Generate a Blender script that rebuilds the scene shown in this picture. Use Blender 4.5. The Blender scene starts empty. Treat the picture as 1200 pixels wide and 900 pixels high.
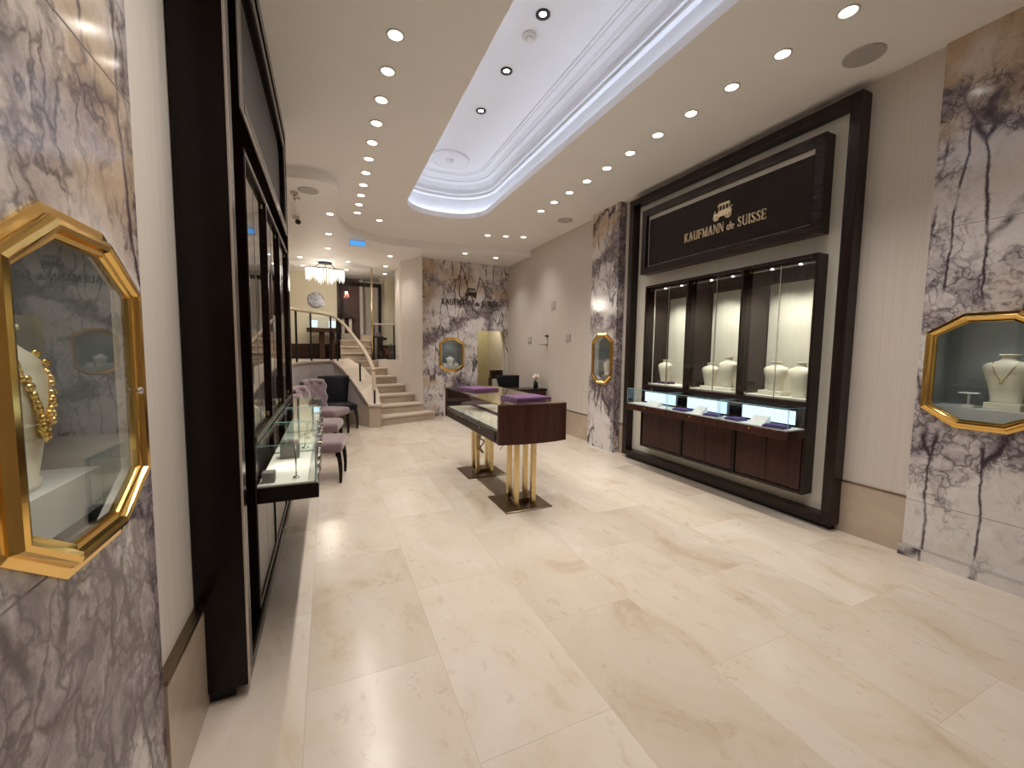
import bpy, bmesh, math, random
from mathutils import Vector, Matrix
from mathutils.geometry import tessellate_polygon
random.seed(7)
C = bpy.context.scene.collection
SC = bpy.context.scene
PI = math.pi

# ------------------------------------------------------------------ materials
class NB:
    def __init__(s, name):
        s.m = bpy.data.materials.new(name); s.m.use_nodes = True
        s.t = s.m.node_tree; s.t.nodes.clear()
        s.out = s.n('ShaderNodeOutputMaterial')
    def n(s, typ, ins=None, **kw):
        nd = s.t.nodes.new(typ)
        for k, v in kw.items(): setattr(nd, k, v)
        for k, v in (ins or {}).items():
            if isinstance(v, tuple) and len(v) == 2 and hasattr(v[0], 'outputs'):
                s.t.links.new(v[0].outputs[v[1]], nd.inputs[k])
            elif hasattr(v, 'outputs'):
                s.t.links.new(v.outputs[0], nd.inputs[k])
            else:
                nd.inputs[k].default_value = v
        return nd
    def ramp(s, fac, stops):
        r = s.n('ShaderNodeValToRGB', {0: fac})
        el = r.color_ramp.elements
        while len(el) < len(stops): el.new(.5)
        for e, (p, c) in zip(el, stops):
            e.position = p; e.color = (c, c, c, 1) if isinstance(c, (int, float)) else (*c, 1)
        return r
    def mix(s, fac, a, b, blend='MIX'):
        nd = s.t.nodes.new('ShaderNodeMix'); nd.data_type = 'RGBA'; nd.blend_type = blend
        for i, v in ((0, fac), (6, a), (7, b)):
            if hasattr(v, 'outputs'):
                o = v.outputs[2] if v.bl_idname == 'ShaderNodeMix' else v.outputs[0]
                s.t.links.new(o, nd.inputs[i])
            else:
                nd.inputs[i].default_value = (*v, 1) if isinstance(v, tuple) else v
        return nd
    def bsdf(s, col, rough=.5, metal=0., **kw):
        b = s.n('ShaderNodeBsdfPrincipled')
        if hasattr(col, 'outputs'):
            o = col.outputs[2] if col.bl_idname == 'ShaderNodeMix' else col.outputs[0]
            s.t.links.new(o, b.inputs['Base Color'])
        else: b.inputs['Base Color'].default_value = (*col, 1)
        if hasattr(rough, 'outputs'): s.t.links.new(rough.outputs[0], b.inputs['Roughness'])
        else: b.inputs['Roughness'].default_value = rough
        b.inputs['Metallic'].default_value = metal
        for k, v in kw.items(): b.inputs[k.replace('_', ' ')].default_value = v
        s.t.links.new(b.outputs[0], s.out.inputs[0])
        return b
    def pos(s, scale=(1, 1, 1), loc=(0, 0, 0), obj=False):
        if obj: g = (s.n('ShaderNodeTexCoord'), 'Object')
        else: g = (s.n('ShaderNodeNewGeometry'), 'Position')
        return s.n('ShaderNodeMapping', {0: g, 1: loc, 3: scale})
    def bump(s, b, h, strength=.2, dist=.01):
        bp = s.n('ShaderNodeBump', {'Strength': strength, 'Distance': dist, 'Height': h})
        s.t.links.new(bp.outputs[0], b.inputs['Normal'])

def plain(name, col, rough=.5, metal=0., var=.08, scale=8, **kw):
    b = NB(name); p = b.pos(obj=True)
    nz = b.n('ShaderNodeTexNoise', {0: p, 'Scale': scale, 'Detail': 4.})
    r = b.ramp(nz, [(.3, tuple(c*(1-var) for c in col)), (.7, tuple(min(1, c*(1+var)) for c in col))])
    b.bsdf(r, rough, metal, **kw)
    return b.m

def emis(name, col, strength):
    b = NB(name); e = b.n('ShaderNodeEmission', {0: (*col, 1), 1: strength})
    b.t.links.new(e.outputs[0], b.out.inputs[0]); return b.m

def wood(name, dark, light, rough=.28, axis=2, coat=0., spec=.3):
    b = NB(name); sc = [14, 14, 14]; sc[axis] = .9
    p = b.pos(tuple(sc))
    nz = b.n('ShaderNodeTexNoise', {0: p, 'Scale': 1.6, 'Detail': 8., 'Roughness': .6, 'Distortion': .5})
    r = b.ramp(nz, [(.3, dark), (.72, light)])
    b.bsdf(r, rough, 0, Coat_Weight=coat, Coat_Roughness=.08, Specular_IOR_Level=spec)
    return b.m

def glass(name, tint=(1, 1, 1), ior=1.45, rough=0.0):
    b = NB(name)
    t = b.n('ShaderNodeBsdfTransparent', {0: (*tint, 1)})
    g = b.n('ShaderNodeBsdfGlossy', {0: (1, 1, 1, 1), 'Roughness': rough})
    lw = b.n('ShaderNodeLayerWeight', {0: .5})
    pw = b.n('ShaderNodeMath', {0: (lw, 1), 1: 5.}, operation='POWER')
    r0 = ((ior-1)/(ior+1))**2
    f = b.n('ShaderNodeMath', {0: pw, 1: 1-r0, 2: r0}, operation='MULTIPLY_ADD')
    mx = b.n('ShaderNodeMixShader', {0: f, 1: t, 2: g})
    b.t.links.new(mx.outputs[0], b.out.inputs[0]); return b.m

def marble(name, seed, axis='y', bands=(), ochres=(), vert=.3, scale=1.0, tilt=0., cloud0=.62, straight=.2):
    """lilac marble slab: bands / ochres are (u, z, nu, nz, width, strength) streaks of colour lying in the slab"""
    b = NB(name)
    g = b.n('ShaderNodeNewGeometry')
    p = b.n('ShaderNodeMapping', {0: (g, 'Position'), 1: seed})
    dn = b.n('ShaderNodeTexNoise', {0: p, 'Scale': 1.6, 'Detail': 6., 'Roughness': .62})
    d = b.n('ShaderNodeVectorMath', {0: (dn, 1), 1: (.5, .5, .5)}, operation='SUBTRACT')
    dw = b.n('ShaderNodeVectorMath', {0: d, 'Scale': .8}, operation='SCALE')
    wq = b.n('ShaderNodeVectorMath', {0: (g, 'Position'), 1: dw}, operation='ADD')
    def streaks(lst):
        acc = None
        for (u, z, nu, nz, w, st) in lst:
            L = math.hypot(nu, nz); nu /= L; nz /= L
            nv = (nu, 0, nz) if axis == 'x' else (0, nu, nz)
            dt = b.n('ShaderNodeVectorMath', {0: wq, 1: nv}, operation='DOT_PRODUCT')
            sb = b.n('ShaderNodeMath', {0: (dt, 1), 1: u*nu+z*nz}, operation='SUBTRACT')
            m = b.n('ShaderNodeMath', {0: sb, 1: 1/w}, operation='MULTIPLY')
            sq = b.n('ShaderNodeMath', {0: m, 1: m}, operation='MULTIPLY')
            ng = b.n('ShaderNodeMath', {0: sq, 1: -1.}, operation='MULTIPLY')
            ex = b.n('ShaderNodeMath', {0: math.e, 1: ng}, operation='POWER')
            ml = b.n('ShaderNodeMath', {0: ex, 1: st}, operation='MULTIPLY')
            acc = ml if acc is None else b.n('ShaderNodeMath', {0: acc, 1: ml}, operation='ADD')
        return acc
    q = b.n('ShaderNodeVectorMath', {0: p, 1: b.n('ShaderNodeVectorMath', {0: d, 'Scale': .42}, operation='SCALE')}, operation='ADD')
    cl = b.n('ShaderNodeTexNoise', {0: q, 'Scale': 1.9*scale, 'Detail': 8., 'Roughness': .66})
    cf = cl
    bs = streaks(bands)
    if bs is not None: cf = b.n('ShaderNodeMath', {0: cl, 1: bs}, operation='ADD')
    cloud = b.ramp(cf, [(cloud0-.07, 0.), (cloud0+.10, .95)])
    oc = b.n('ShaderNodeTexNoise', {0: b.n('ShaderNodeMapping', {0: p, 1: (7, -4, 3)}), 'Scale': 1.6*scale, 'Detail': 5., 'Distortion': .4})
    of = oc
    os_ = streaks(ochres)
    if os_ is not None: of = b.n('ShaderNodeMath', {0: oc, 1: os_}, operation='ADD')
    och = b.ramp(of, [(.62, 0.), (.85, .85)])
    rot = (0, tilt, 0) if axis == 'x' else (tilt, 0, 0)
    q1 = b.n('ShaderNodeVectorMath', {0: p, 1: b.n('ShaderNodeVectorMath', {0: d, 'Scale': straight}, operation='SCALE')}, operation='ADD')
    qs = b.n('ShaderNodeMapping', {0: q1, 2: rot, 3: (1, 1, vert)})
    va = b.n('ShaderNodeTexVoronoi', {0: qs, 'Scale': 4.2*scale}, feature='DISTANCE_TO_EDGE')
    v1 = b.ramp(va, [(0.0, 1.), (.014, .9), (.05, 0.)])
    qn = b.n('ShaderNodeTexNoise', {0: p, 'Scale': 7., 'Detail': 5.})
    qn2 = b.n('ShaderNodeVectorMath', {0: (qn, 1), 'Scale': .22}, operation='SCALE')
    qq = b.n('ShaderNodeVectorMath', {0: q, 1: qn2}, operation='ADD')
    qt = b.n('ShaderNodeMapping', {0: qq, 2: rot, 3: (1, 1, .5)})
    vb = b.n('ShaderNodeTexVoronoi', {0: qt, 'Scale': 11.*scale}, feature='DISTANCE_TO_EDGE')
    v2 = b.ramp(vb, [(0.0, 1.), (.04, .7), (.13, 0.)])
    mk = b.n('ShaderNodeTexNoise', {0: p, 'Scale': 2.6, 'Detail': 3.})
    mask = b.ramp(mk, [(.44, .0), (.56, 1.)])
    fine = b.n('ShaderNodeTexNoise', {0: b.n('ShaderNodeMapping', {0: qq, 2: rot, 3: (1, 1, .5)}), 'Scale': 13., 'Detail': 8., 'Roughness': .75})
    base = b.ramp(fine, [(.3, (.62, .58, .57)), (.7, (.74, .71, .70))])
    purp = b.ramp(fine, [(.34, (.085, .066, .078)), (.5, (.23, .188, .208)), (.68, (.49, .43, .43))])
    ochc = b.ramp(fine, [(.3, (.34, .22, .13)), (.7, (.62, .46, .30))])
    c = b.mix(och, base, ochc)
    c = b.mix(cloud, c, purp)
    f1 = b.n('ShaderNodeMath', {0: v1, 1: mask}, operation='MULTIPLY')
    c = b.mix(f1, c, (.05, .032, .045))
    cl2 = b.ramp(cf, [(cloud0-.13, 0.), (cloud0+.02, .8)])
    f2 = b.n('ShaderNodeMath', {0: v2, 1: cl2}, operation='MULTIPLY')
    c = b.mix(f2, c, (.055, .036, .05))
    b.bsdf(c, .12, 0, Specular_IOR_Level=.5)
    return b.m

def wallpaper(name, col, rough=.55):
    b = NB(name)
    p = b.pos((60, 60, .5))
    nz = b.n('ShaderNodeTexNoise', {0: p, 'Scale': 1.5, 'Detail': 4.})
    r = b.ramp(nz, [(.3, tuple(c*.93 for c in col)), (.7, tuple(c*1.05 for c in col))])
    bs = b.bsdf(r, rough); b.bump(bs, nz, .08, .004)
    return b.m

def stone(name, a, bb, rough=.25, sc=2.2, coat=0.):
    b = NB(name); p = b.pos()
    n1 = b.n('ShaderNodeTexNoise', {0: p, 'Scale': sc, 'Detail': 8., 'Roughness': .6, 'Distortion': .6})
    r = b.ramp(n1, [(.3, a), (.7, bb)])
    b.bsdf(r, rough, 0, Coat_Weight=coat)
    return b.m

def tile_floor():
    b = NB('cream_marble_tiles')
    g = b.n('ShaderNodeNewGeometry')
    sx = b.n('ShaderNodeSeparateXYZ', {0: (g, 'Position')})
    yy = b.n('ShaderNodeMath', {0: (sx, 1), 1: 20.0-1.07}, operation='ADD')
    xx = b.n('ShaderNodeMath', {0: (sx, 0), 1: 20*.59+.115}, operation='ADD')
    v = b.n('ShaderNodeCombineXYZ', {0: yy, 1: xx})
    br = b.n('ShaderNodeTexBrick', {0: v, 'Color1': (0, 0, 0, 1), 'Color2': (1, 1, 1, 1), 'Mortar': (.5, .5, .5, 1), 'Scale': 1.0,
             'Mortar Size': .0022, 'Mortar Smooth': .3, 'Brick Width': 1.19, 'Row Height': .59}, offset=.5, offset_frequency=2)
    # shift the clouding from tile to tile
    sh = b.n('ShaderNodeVectorMath', {0: (br, 0), 'Scale': 13.}, operation='SCALE')
    p = b.n('ShaderNodeVectorMath', {0: (g, 'Position'), 1: sh}, operation='ADD')
    pm = b.n('ShaderNodeMapping', {0: p, 3: (1.3, .75, 1), 2: (0, 0, .5)})
    n1 = b.n('ShaderNodeTexNoise', {0: pm, 'Scale': 2.0, 'Detail': 9., 'Roughness': .62, 'Distortion': .8})
    n2 = b.n('ShaderNodeTexNoise', {0: pm, 'Scale': 9., 'Detail': 6., 'Roughness': .7})
    c = b.ramp(n1, [(.28, (.49, .395, .29)), (.43, (.575, .495, .405)), (.62, (.61, .54, .465)), (.76, (.67, .615, .55))])
    tone = b.ramp((br, 0), [(0, (.87, .85, .82)), (1, (1.02, 1.02, 1.02))])
    c = b.mix(1., c, tone, 'MULTIPLY')
    sp = b.ramp(n2, [(.30, (.72, .64, .54)), (.42, (1, 1, 1))])
    c = b.mix(.45, c, sp, 'MULTIPLY')
    va = b.n('ShaderNodeTexVoronoi', {0: b.n('ShaderNodeVectorMath', {0: pm, 1: (n1, 1)}, operation='ADD'), 'Scale': 1.2}, feature='DISTANCE_TO_EDGE')
    vr = b.ramp(va, [(0, .55), (.012, 0.)])
    mk = b.ramp(n2, [(.5, 0.), (.62, 1.)])
    vf = b.n('ShaderNodeMath', {0: vr, 1: mk}, operation='MULTIPLY')
    c = b.mix(vf, c, (.33, .22, .13))
    mo = b.n('ShaderNodeMath', {0: (br, 1), 1: .5}, operation='MULTIPLY')
    c = b.mix(mo, c, (.40, .31, .23))
    rr = b.ramp(n2, [(.3, .26), (.7, .17)])
    b.bsdf(c, rr, 0, Specular_IOR_Level=.45)
    return b.m

M = {}
M['floor'] = tile_floor()
M['wallpaper'] = wallpaper('cream_wallpaper', (.62, .565, .51))
M['ceiling'] = plain('warm_white_paint', (.88, .855, .835), .6, 0, .012, 3)
M['white'] = plain('white_plaster', (.76, .75, .76), .55, 0, .015, 3)
M['ochre_room'] = plain('olive_cream_paint', (.50, .44, .27), .6, 0, .03)
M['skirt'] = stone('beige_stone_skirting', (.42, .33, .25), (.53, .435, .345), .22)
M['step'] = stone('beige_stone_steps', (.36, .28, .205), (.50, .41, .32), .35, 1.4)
M['coping'] = stone('pale_stone_coping', (.50, .42, .34), (.60, .52, .43), .3)
M['greywall'] = plain('lilac_grey_paint', (.46, .41, .40), .55, 0, .03)
M['wood'] = wood('dark_walnut', (.009, .004, .003), (.021, .0095, .007), .27)
M['wood_h'] = wood('dark_walnut_horizontal', (.010, .0045, .0033), (.024, .0105, .0075), .27, 1)
M['wood_black'] = wood('espresso_lacquer', (.0045, .0018, .0014), (.008, .0034, .0026), .2, 2, 0., .22)
M['wood_red'] = wood('reddish_walnut', (.030, .0105, .0075), (.062, .022, .015), .24, 2)
M['wood_redx'] = wood('reddish_walnut_end', (.036, .0125, .009), (.066, .024, .017), .22, 2)
M['wood_sign'] = wood('walnut_sign_board', (.016, .0095, .0082), (.027, .0165, .0145), .5, 1, 0., .2)
M['gold'] = plain('polished_gold', (.86, .56, .17), .12, 1., .05, 5)
M['brass'] = plain('brushed_brass', (.74, .58, .30), .24, 1., .06, 20)
M['bronze'] = plain('bronze_plate', (.24, .18, .12), .28, 1., .1, 14)
M['letter_gold'] = plain('pale_gold_letter', (.90, .74, .48), .35, .55, .03, 20)
M['letter_dark'] = plain('antique_gold_letter', (.055, .03, .014), .45, .4, .06, 20)
M['jewel'] = plain('gold_jewellery', (1.0, .68, .22), .16, 1., .05, 40)
M['bevel_glint'] = plain('pale_bevel_glint', (.55, .47, .42), .3, .6, .05, 20)  # pale colour painting the glint of light on bevelled cabinet edges
M['clock'] = plain('tarnished_silver', (.20, .20, .215), .42, .85, .6, 30)
M['clock_dark'] = plain('dark_tarnished_silver', (.07, .07, .08), .4, .7, .5, 26)
M['cream_mezz'] = wallpaper('yellow_cream_wallpaper', (.62, .56, .42))
M['joint'] = plain('dark_joint', (.22, .19, .19), .6)
M['steel'] = plain('polished_steel', (.70, .70, .70), .15, 1., .04, 20)
M['glass'] = glass('clear_glass', (.96, .98, .97))
M['glass_dark'] = glass('showcase_glass', (.93, .95, .95), 1.5)
M['glass_edge'] = plain('teal_glass_edge', (.30, .55, .56), .1, 0, .1, 30)
M['cloth'] = plain('cream_leather', (.80, .77, .67), .5, 0, .03, 12)
M['cream_cloth'] = wallpaper('cream_display_cloth', (.64, .61, .52))
M['bust'] = plain('cream_bust_leather', (.77, .72, .57), .42, 0, .04, 9)
M['bust_white'] = plain('ivory_bust_leather', (.72, .68, .56), .45, 0, .04, 9)
M['stand'] = plain('white_leatherette', (.74, .74, .72), .45, 0, .03, 10)
M['grey_block'] = plain('grey_velvet', (.20, .185, .165), .7, 0, .08, 30)
M['niche'] = plain('blue_grey_suede', (.215, .228, .235), .7, 0, .05, 10)
M['niche_shelf'] = plain('pale_grey_suede', (.60, .61, .61), .6, 0, .04, 10)
M['purple'] = plain('purple_velvet', (.065, .014, .07), .8, 0, .15, 30, Sheen_Weight=.15)
M['purple_pad'] = plain('lilac_velvet_pad', (.135, .046, .14), .8, 0, .12, 30, Sheen_Weight=.15)
M['violet'] = plain('violet_velvet', (.06, .035, .17), .75, 0, .15, 30)
M['mauve'] = plain('mauve_velvet', (.205, .138, .148), .65, 0, .10, 14, Sheen_Weight=.35)
M['black_leather'] = plain('black_leather', (.006, .006, .009), .5, 0, .12, 18, Specular_IOR_Level=.16)
M['black'] = plain('black_metal', (.012, .011, .011), .4, .3, .1, 18)
M['black_trim'] = plain('black_plastic', (.01, .01, .01), .3, 0, .1, 18)
M['rail'] = plain('cream_leather_rail', (.58, .47, .34), .4, 0, .05, 16)
M['grille'] = plain('grey_speaker_grille', (.44, .41, .39), .6, 0, .1, 90)
M['plastic'] = plain('ivory_plastic', (.62, .57, .50), .4, 0, .03, 20)
M['ring'] = plain('white_trim_ring', (.72, .68, .62), .35, 0, .03, 20)
M['brown_skirt'] = wood('brown_skirting', (.03, .014, .009), (.07, .035, .022), .3, 0)
M['brown_wall'] = plain('aubergine_wall', (.105, .055, .048), .35, 0, .05, 6)
M['leaf'] = plain('dark_green_leaf', (.03, .075, .025), .5, 0, .25, 20)
M['petal'] = plain('white_petal', (.78, .72, .55), .6, 0, .06, 20)
M['red'] = plain('red_petal', (.45, .03, .05), .6, 0, .1, 20)
M['copper'] = plain('copper_cable', (.20, .09, .045), .45, .2, .1, 30)
M['cyan_screen'] = emis('blue_lit_sign', (.10, .38, .85), 1.1)
M['lamp'] = emis('downlight_lens', (1.0, .90, .78), 14.)
M['lamp_small'] = emis('cool_downlight_lens', (1.0, .95, .90), 9.)
M['strip_cool'] = emis('cool_led_strip', (.72, .82, 1.0), 7.5)
M['strip_vit'] = emis('blue_white_led_strip', (.60, .80, 1.0), 1.7)
M['strip_warm'] = emis('warm_led_strip', (1.0, .90, .70), 45.)
M['strip_niche'] = emis('neutral_led_strip', (1.0, .97, .90), 14.)
M['crystal'] = emis('lit_crystal_glass', (1.0, .93, .84), 1.45)
M['red_lamp'] = emis('red_lit_glass', (1.0, .35, .22), 3.)

# ------------------------------------------------------------------ mesh helpers
def nb(): return bmesh.new()

def add_box(bm, x0, x1, y0, y1, z0, z1, mi=0, bev=0., seg=1, mtx=None):
    if x0 > x1: x0, x1 = x1, x0
    if y0 > y1: y0, y1 = y1, y0
    if z0 > z1: z0, z1 = z1, z0
    t = bmesh.new()
    bmesh.ops.create_cube(t, size=1)
    for v in t.verts:
        v.co = Vector(((v.co.x+.5)*(x1-x0)+x0, (v.co.y+.5)*(y1-y0)+y0, (v.co.z+.5)*(z1-z0)+z0))
    if bev > 0:
        b = min(bev, .49*min(x1-x0, y1-y0, z1-z0))
        bmesh.ops.bevel(t, geom=list(t.edges), offset=b, segments=seg, profile=.5, affect='EDGES')
    join(bm, t, mi, mtx)

def join(bm, t, mi=0, mtx=None, smooth=False):
    if mtx is not None: bmesh.ops.transform(t, matrix=mtx, verts=t.verts)
    mp = {v: bm.verts.new(v.co) for v in t.verts}
    for f in t.faces:
        try:
            nf = bm.faces.new([mp[v] for v in f.verts]); nf.material_index = mi; nf.smooth = smooth or f.smooth
        except ValueError: pass
    t.free()

def loft(bm, rings, cap0=True, cap1=True, closed=True, mi=0, smooth=True):
    vs = [[bm.verts.new(p) for p in r] for r in rings]
    n = len(rings[0])
    for a, b in zip(vs, vs[1:]):
        for i in range(n if closed else n-1):
            j = (i+1) % n
            try:
                f = bm.faces.new((a[i], a[j], b[j], b[i])); f.smooth = smooth; f.material_index = mi
            except ValueError: pass
    if closed:
        if cap0: f = bm.faces.new(vs[0][::-1]); f.material_index = mi
        if cap1: f = bm.faces.new(vs[-1]); f.material_index = mi

def ellipse(cx, cy, z, rx, ry, n=24, p=2.):
    r = []
    for i in range(n):
        a = 2*PI*i/n; c, s = math.cos(a), math.sin(a)
        r.append(Vector((cx+rx*math.copysign(abs(c)**(2/p), c), cy+ry*math.copysign(abs(s)**(2/p), s), z)))
    return r

def add_lathe(bm, prof, cx=0, cy=0, n=24, mi=0, cap=True):
    loft(bm, [ellipse(cx, cy, z, r, r, n) for r, z in prof], cap, cap, True, mi)

def add_tube(bm, pts, r, n=8, mi=0, closed=False, radii=None):
    pts = [Vector(p) for p in pts]; m = len(pts); rings = []
    up = Vector((0, 0, 1)); prev = None
    for i, p in enumerate(pts):
        if closed: d = pts[(i+1) % m]-pts[i-1]
        else: d = pts[min(i+1, m-1)]-pts[max(i-1, 0)]
        d.normalize()
        if prev is None:
            a = up if abs(d.dot(up)) < .9 else Vector((1, 0, 0))
            u = d.cross(a).normalized()
        else:
            u = (prev-d*prev.dot(d)).normalized()
        prev = u; w = d.cross(u); rr = radii[i] if radii else r
        rings.append([p+(u*math.cos(2*PI*k/n)+w*math.sin(2*PI*k/n))*rr for k in range(n)])
    if closed: rings.append(rings[0]); loft(bm, rings, False, False, True, mi)
    else: loft(bm, rings, True, True, True, mi)

def spline(pts, k=6):
    pts = [Vector(p) for p in pts]; out = []
    for i in range(len(pts)-1):
        p0, p1, p2, p3 = pts[max(i-1, 0)], pts[i], pts[i+1], pts[min(i+2, len(pts)-1)]
        for j in range(k):
            t = j/k
            out.append(.5*((2*p1)+(p2-p0)*t+(2*p0-5*p1+4*p2-p3)*t*t+(3*p1-p0-3*p2+p3)*t**3))
    out.append(pts[-1]); return out

def add_ball(bm, c, r, sc=(1, 1, 1), u=10, v=7, mi=0):
    t = bmesh.new(); bmesh.ops.create_uvsphere(t, u_segments=u, v_segments=v, radius=r)
    for x in t.verts: x.co = Vector((x.co.x*sc[0]+c[0], x.co.y*sc[1]+c[1], x.co.z*sc[2]+c[2]))
    join(bm, t, mi, None, True)

def frame3(O, U, V):
    O, U, V = Vector(O), Vector(U), Vector(V); return O, U, V, U.cross(V)

def add_poly(bm, fr, poly, d0, d1, mi=0):
    """2-D polygon in the frame (O,U,V), extruded along N from d0 to d1"""
    O, U, V, N = fr
    a = [bm.verts.new(O+U*x+V*y+N*d0) for x, y in poly]
    b = [bm.verts.new(O+U*x+V*y+N*d1) for x, y in poly]
    n = len(poly)
    for f in ([a[::-1], b]):
        try: bm.faces.new(f).material_index = mi
        except ValueError: pass
    for i in range(n):
        j = (i+1) % n
        bm.faces.new((a[i], a[j], b[j], b[i])).material_index = mi

def tess(bm, loops, place):
    vs = [bm.verts.new(place(p)) for lp in loops for p in lp]
    for tri in tessellate_polygon([[Vector((p[0], p[1], 0)) for p in lp] for lp in loops]):
        try: bm.faces.new([vs[i] for i in tri])
        except ValueError: pass
def add_plate(bm, fr, outer, holes, thick):
    """slab with holes: front face at +thick along N"""
    O, U, V, N = fr
    for d in (0., thick):
        tess(bm, [outer]+holes, lambda p: O+U*p[0]+V*p[1]+N*d)
    for lp in [outer]+holes:
        n = len(lp)
        a = [bm.verts.new(O+U*x+V*y) for x, y in lp]; b = [bm.verts.new(O+U*x+V*y+N*thick) for x, y in lp]
        for i in range(n):
            j = (i+1) % n; bm.faces.new((a[i], a[j], b[j], b[i]))
    bmesh.ops.remove_doubles(bm, verts=bm.verts, dist=1e-5)

ORG = {}
def obj(name, bm, mats, parent=None, recalc=True, smooth_angle=None):
    if recalc: bmesh.ops.recalc_face_normals(bm, faces=bm.faces)
    o_ = ORG.get(parent.name, Vector((0, 0, 0))) if parent else Vector((0, 0, 0))
    if parent: bmesh.ops.translate(bm, vec=-o_, verts=bm.verts)
    me = bpy.data.meshes.new(name); bm.to_mesh(me); bm.free()
    o = bpy.data.objects.new(name, me); C.objects.link(o)
    for m in (mats if isinstance(mats, (list, tuple)) else [mats]): me.materials.append(M[m] if isinstance(m, str) else m)
    if parent: o.parent = parent
    ORG[o.name] = o_
    return o

def tag(o, label, cat, group=None, kind=None):
    o['label'] = label
    if cat: o['category'] = cat
    if group: o['group'] = group
    if kind: o['kind'] = kind
    return o

def thing(name, label, cat, loc=(0, 0, 0), group=None):
    o = bpy.data.objects.new(name, None); C.objects.link(o); o.location = loc
    o.empty_display_size = .1
    ORG[o.name] = Vector(loc)
    return tag(o, label, cat, group)

def single(name, bm, mats, label, cat, group=None, loc=None):
    """a thing that is one mesh; its origin goes to loc"""
    if loc is not None: bmesh.ops.translate(bm, vec=-Vector(loc), verts=bm.verts)
    o = obj(name, bm, mats)
    if loc is not None: o.location = loc
    return tag(o, label, cat, group)

def struct(name, bm, mats, label, recalc=True):
    return tag(obj(name, bm, mats, None, recalc), label, None, None, 'structure')

def dup(root, loc, rotz, label, group=None, name=None):
    r = root.copy(); C.objects.link(r); r.location = loc; r.rotation_euler = (0, 0, rotz); r['label'] = label
    if group: r['group'] = group
    def kids(a, b):
        for ch in list(a.children):
            c = ch.copy(); C.objects.link(c); c.parent = b; kids(ch, c)
    kids(root, r)
    return r

ORD = ['first', 'second', 'third', 'fourth', 'fifth', 'sixth', 'seventh', 'eighth', 'ninth', 'tenth', 'eleventh', 'twelfth', 'thirteenth', 'fourteenth', 'fifteenth']

# ------------------------------------------------------------------ key dimensions
XR, XL = 4.0, -.52            # side walls
YB = 9.2                      # marble end wall
ZC, ZL = 3.67, 3.53           # main and lower ceiling
CW, CH = .30, .38             # octagon half sizes

def octo(cy, cz, w=CW, h=CH, s=1.0, off=0.):
    """octagon outline, w/h half sizes, inset by off"""
    w2, h2 = w*.40, h*.70
    w, h = w-off, h-off
    w2 -= off*.42; h2 -= off*.42
    return [(cy-w, cz-h2), (cy-w2, cz-h), (cy+w2, cz-h), (cy+w, cz-h2), (cy+w, cz+h2), (cy+w2, cz+h), (cy-w2, cz+h), (cy-w, cz+h2)]

FR_R = frame3((XR, 0, 0), (0, -1, 0), (0, 0, 1))   # right wall: u = -y, normal towards -x
FR_L = frame3((XL, 0, 0), (0, 1, 0), (0, 0, 1))    # left wall: u = +y, normal towards +x
FR_B = frame3((0, YB, 0), (1, 0, 0), (0, 0, 1))    # end wall: normal towards -y

# ------------------------------------------------------------------ floor, ceilings, walls
bm = nb(); add_box(bm, -3, 4.6, -2.4, 13.2, -.06, 0.)
struct('floor', bm, 'floor', 'cream marble tile floor')

wave = [(-.6, 5.74), (-.4, 5.70), (-.18, 5.65), (0, 5.67), (.10, 5.77), (.152, 5.95), (.163, 6.3), (.155, 6.8), (.19, 7.3), (.31, 7.75), (.52, 8.05), (.82, 8.28), (1.27, 8.39), (2.0, 8.31), (2.8, 8.2), (3.58, 8.08), (4.1, 8.0)]
wv = [(p.x, p.y) for p in spline([(x, y, 0) for x, y in wave], 4)]
def rrect(x0, x1, y0, y1, r, off=0., n=10):
    x0 -= off; x1 += off; y0 -= off; y1 += off; r = max(r+off, .02); out = []
    for cx, cy, a0 in ((x1-r, y1-r, 0), (x0+r, y1-r, 90), (x0+r, y0+r, 180), (x1-r, y0+r, 270)):
        for i in range(n+1):
            a = math.radians(a0+90*i/n); out.append((cx+r*math.cos(a), cy+r*math.sin(a)))
    return out
CX0, CX1, CY0, CY1, CR = 1.095, 2.35, .5, 6.74, .52
hole = rrect(CX0, CX1, CY0, CY1, CR)
bm = nb()
outer = [(-.6, -2.4), (4.1, -2.4)]+wv[::-1]
tess(bm, [outer, hole], lambda p: (p[0], p[1], ZC))
# curved riser down to the lower ceiling
for (a, b) in zip(wv, wv[1:]):
    f = bm.faces.new([bm.verts.new(p) for p in ((*a, ZC), (*b, ZC), (*b, ZL), (*a, ZL))]); f.smooth = True
# lip of the oval recess
for i in range(len(hole)):
    a, b = hole[i], hole[(i+1) % len(hole)]
    bm.faces.new([bm.verts.new(p) for p in ((*a, ZC), (*b, ZC), (*b, ZC+.08), (*a, ZC+.08))])
bmesh.ops.remove_doubles(bm, verts=bm.verts, dist=1e-5)
struct('ceiling', bm, 'ceiling', 'warm white painted ceiling with long rounded recess')

bm = nb()
lo = wv+[(4.1, 13.2), (-3, 13.2), (-3, 5.74)]
tess(bm, [lo], lambda p: (p[0], p[1], ZL))
struct('ceiling', bm, 'ceiling', 'lower curved ceiling over the stair end')

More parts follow.
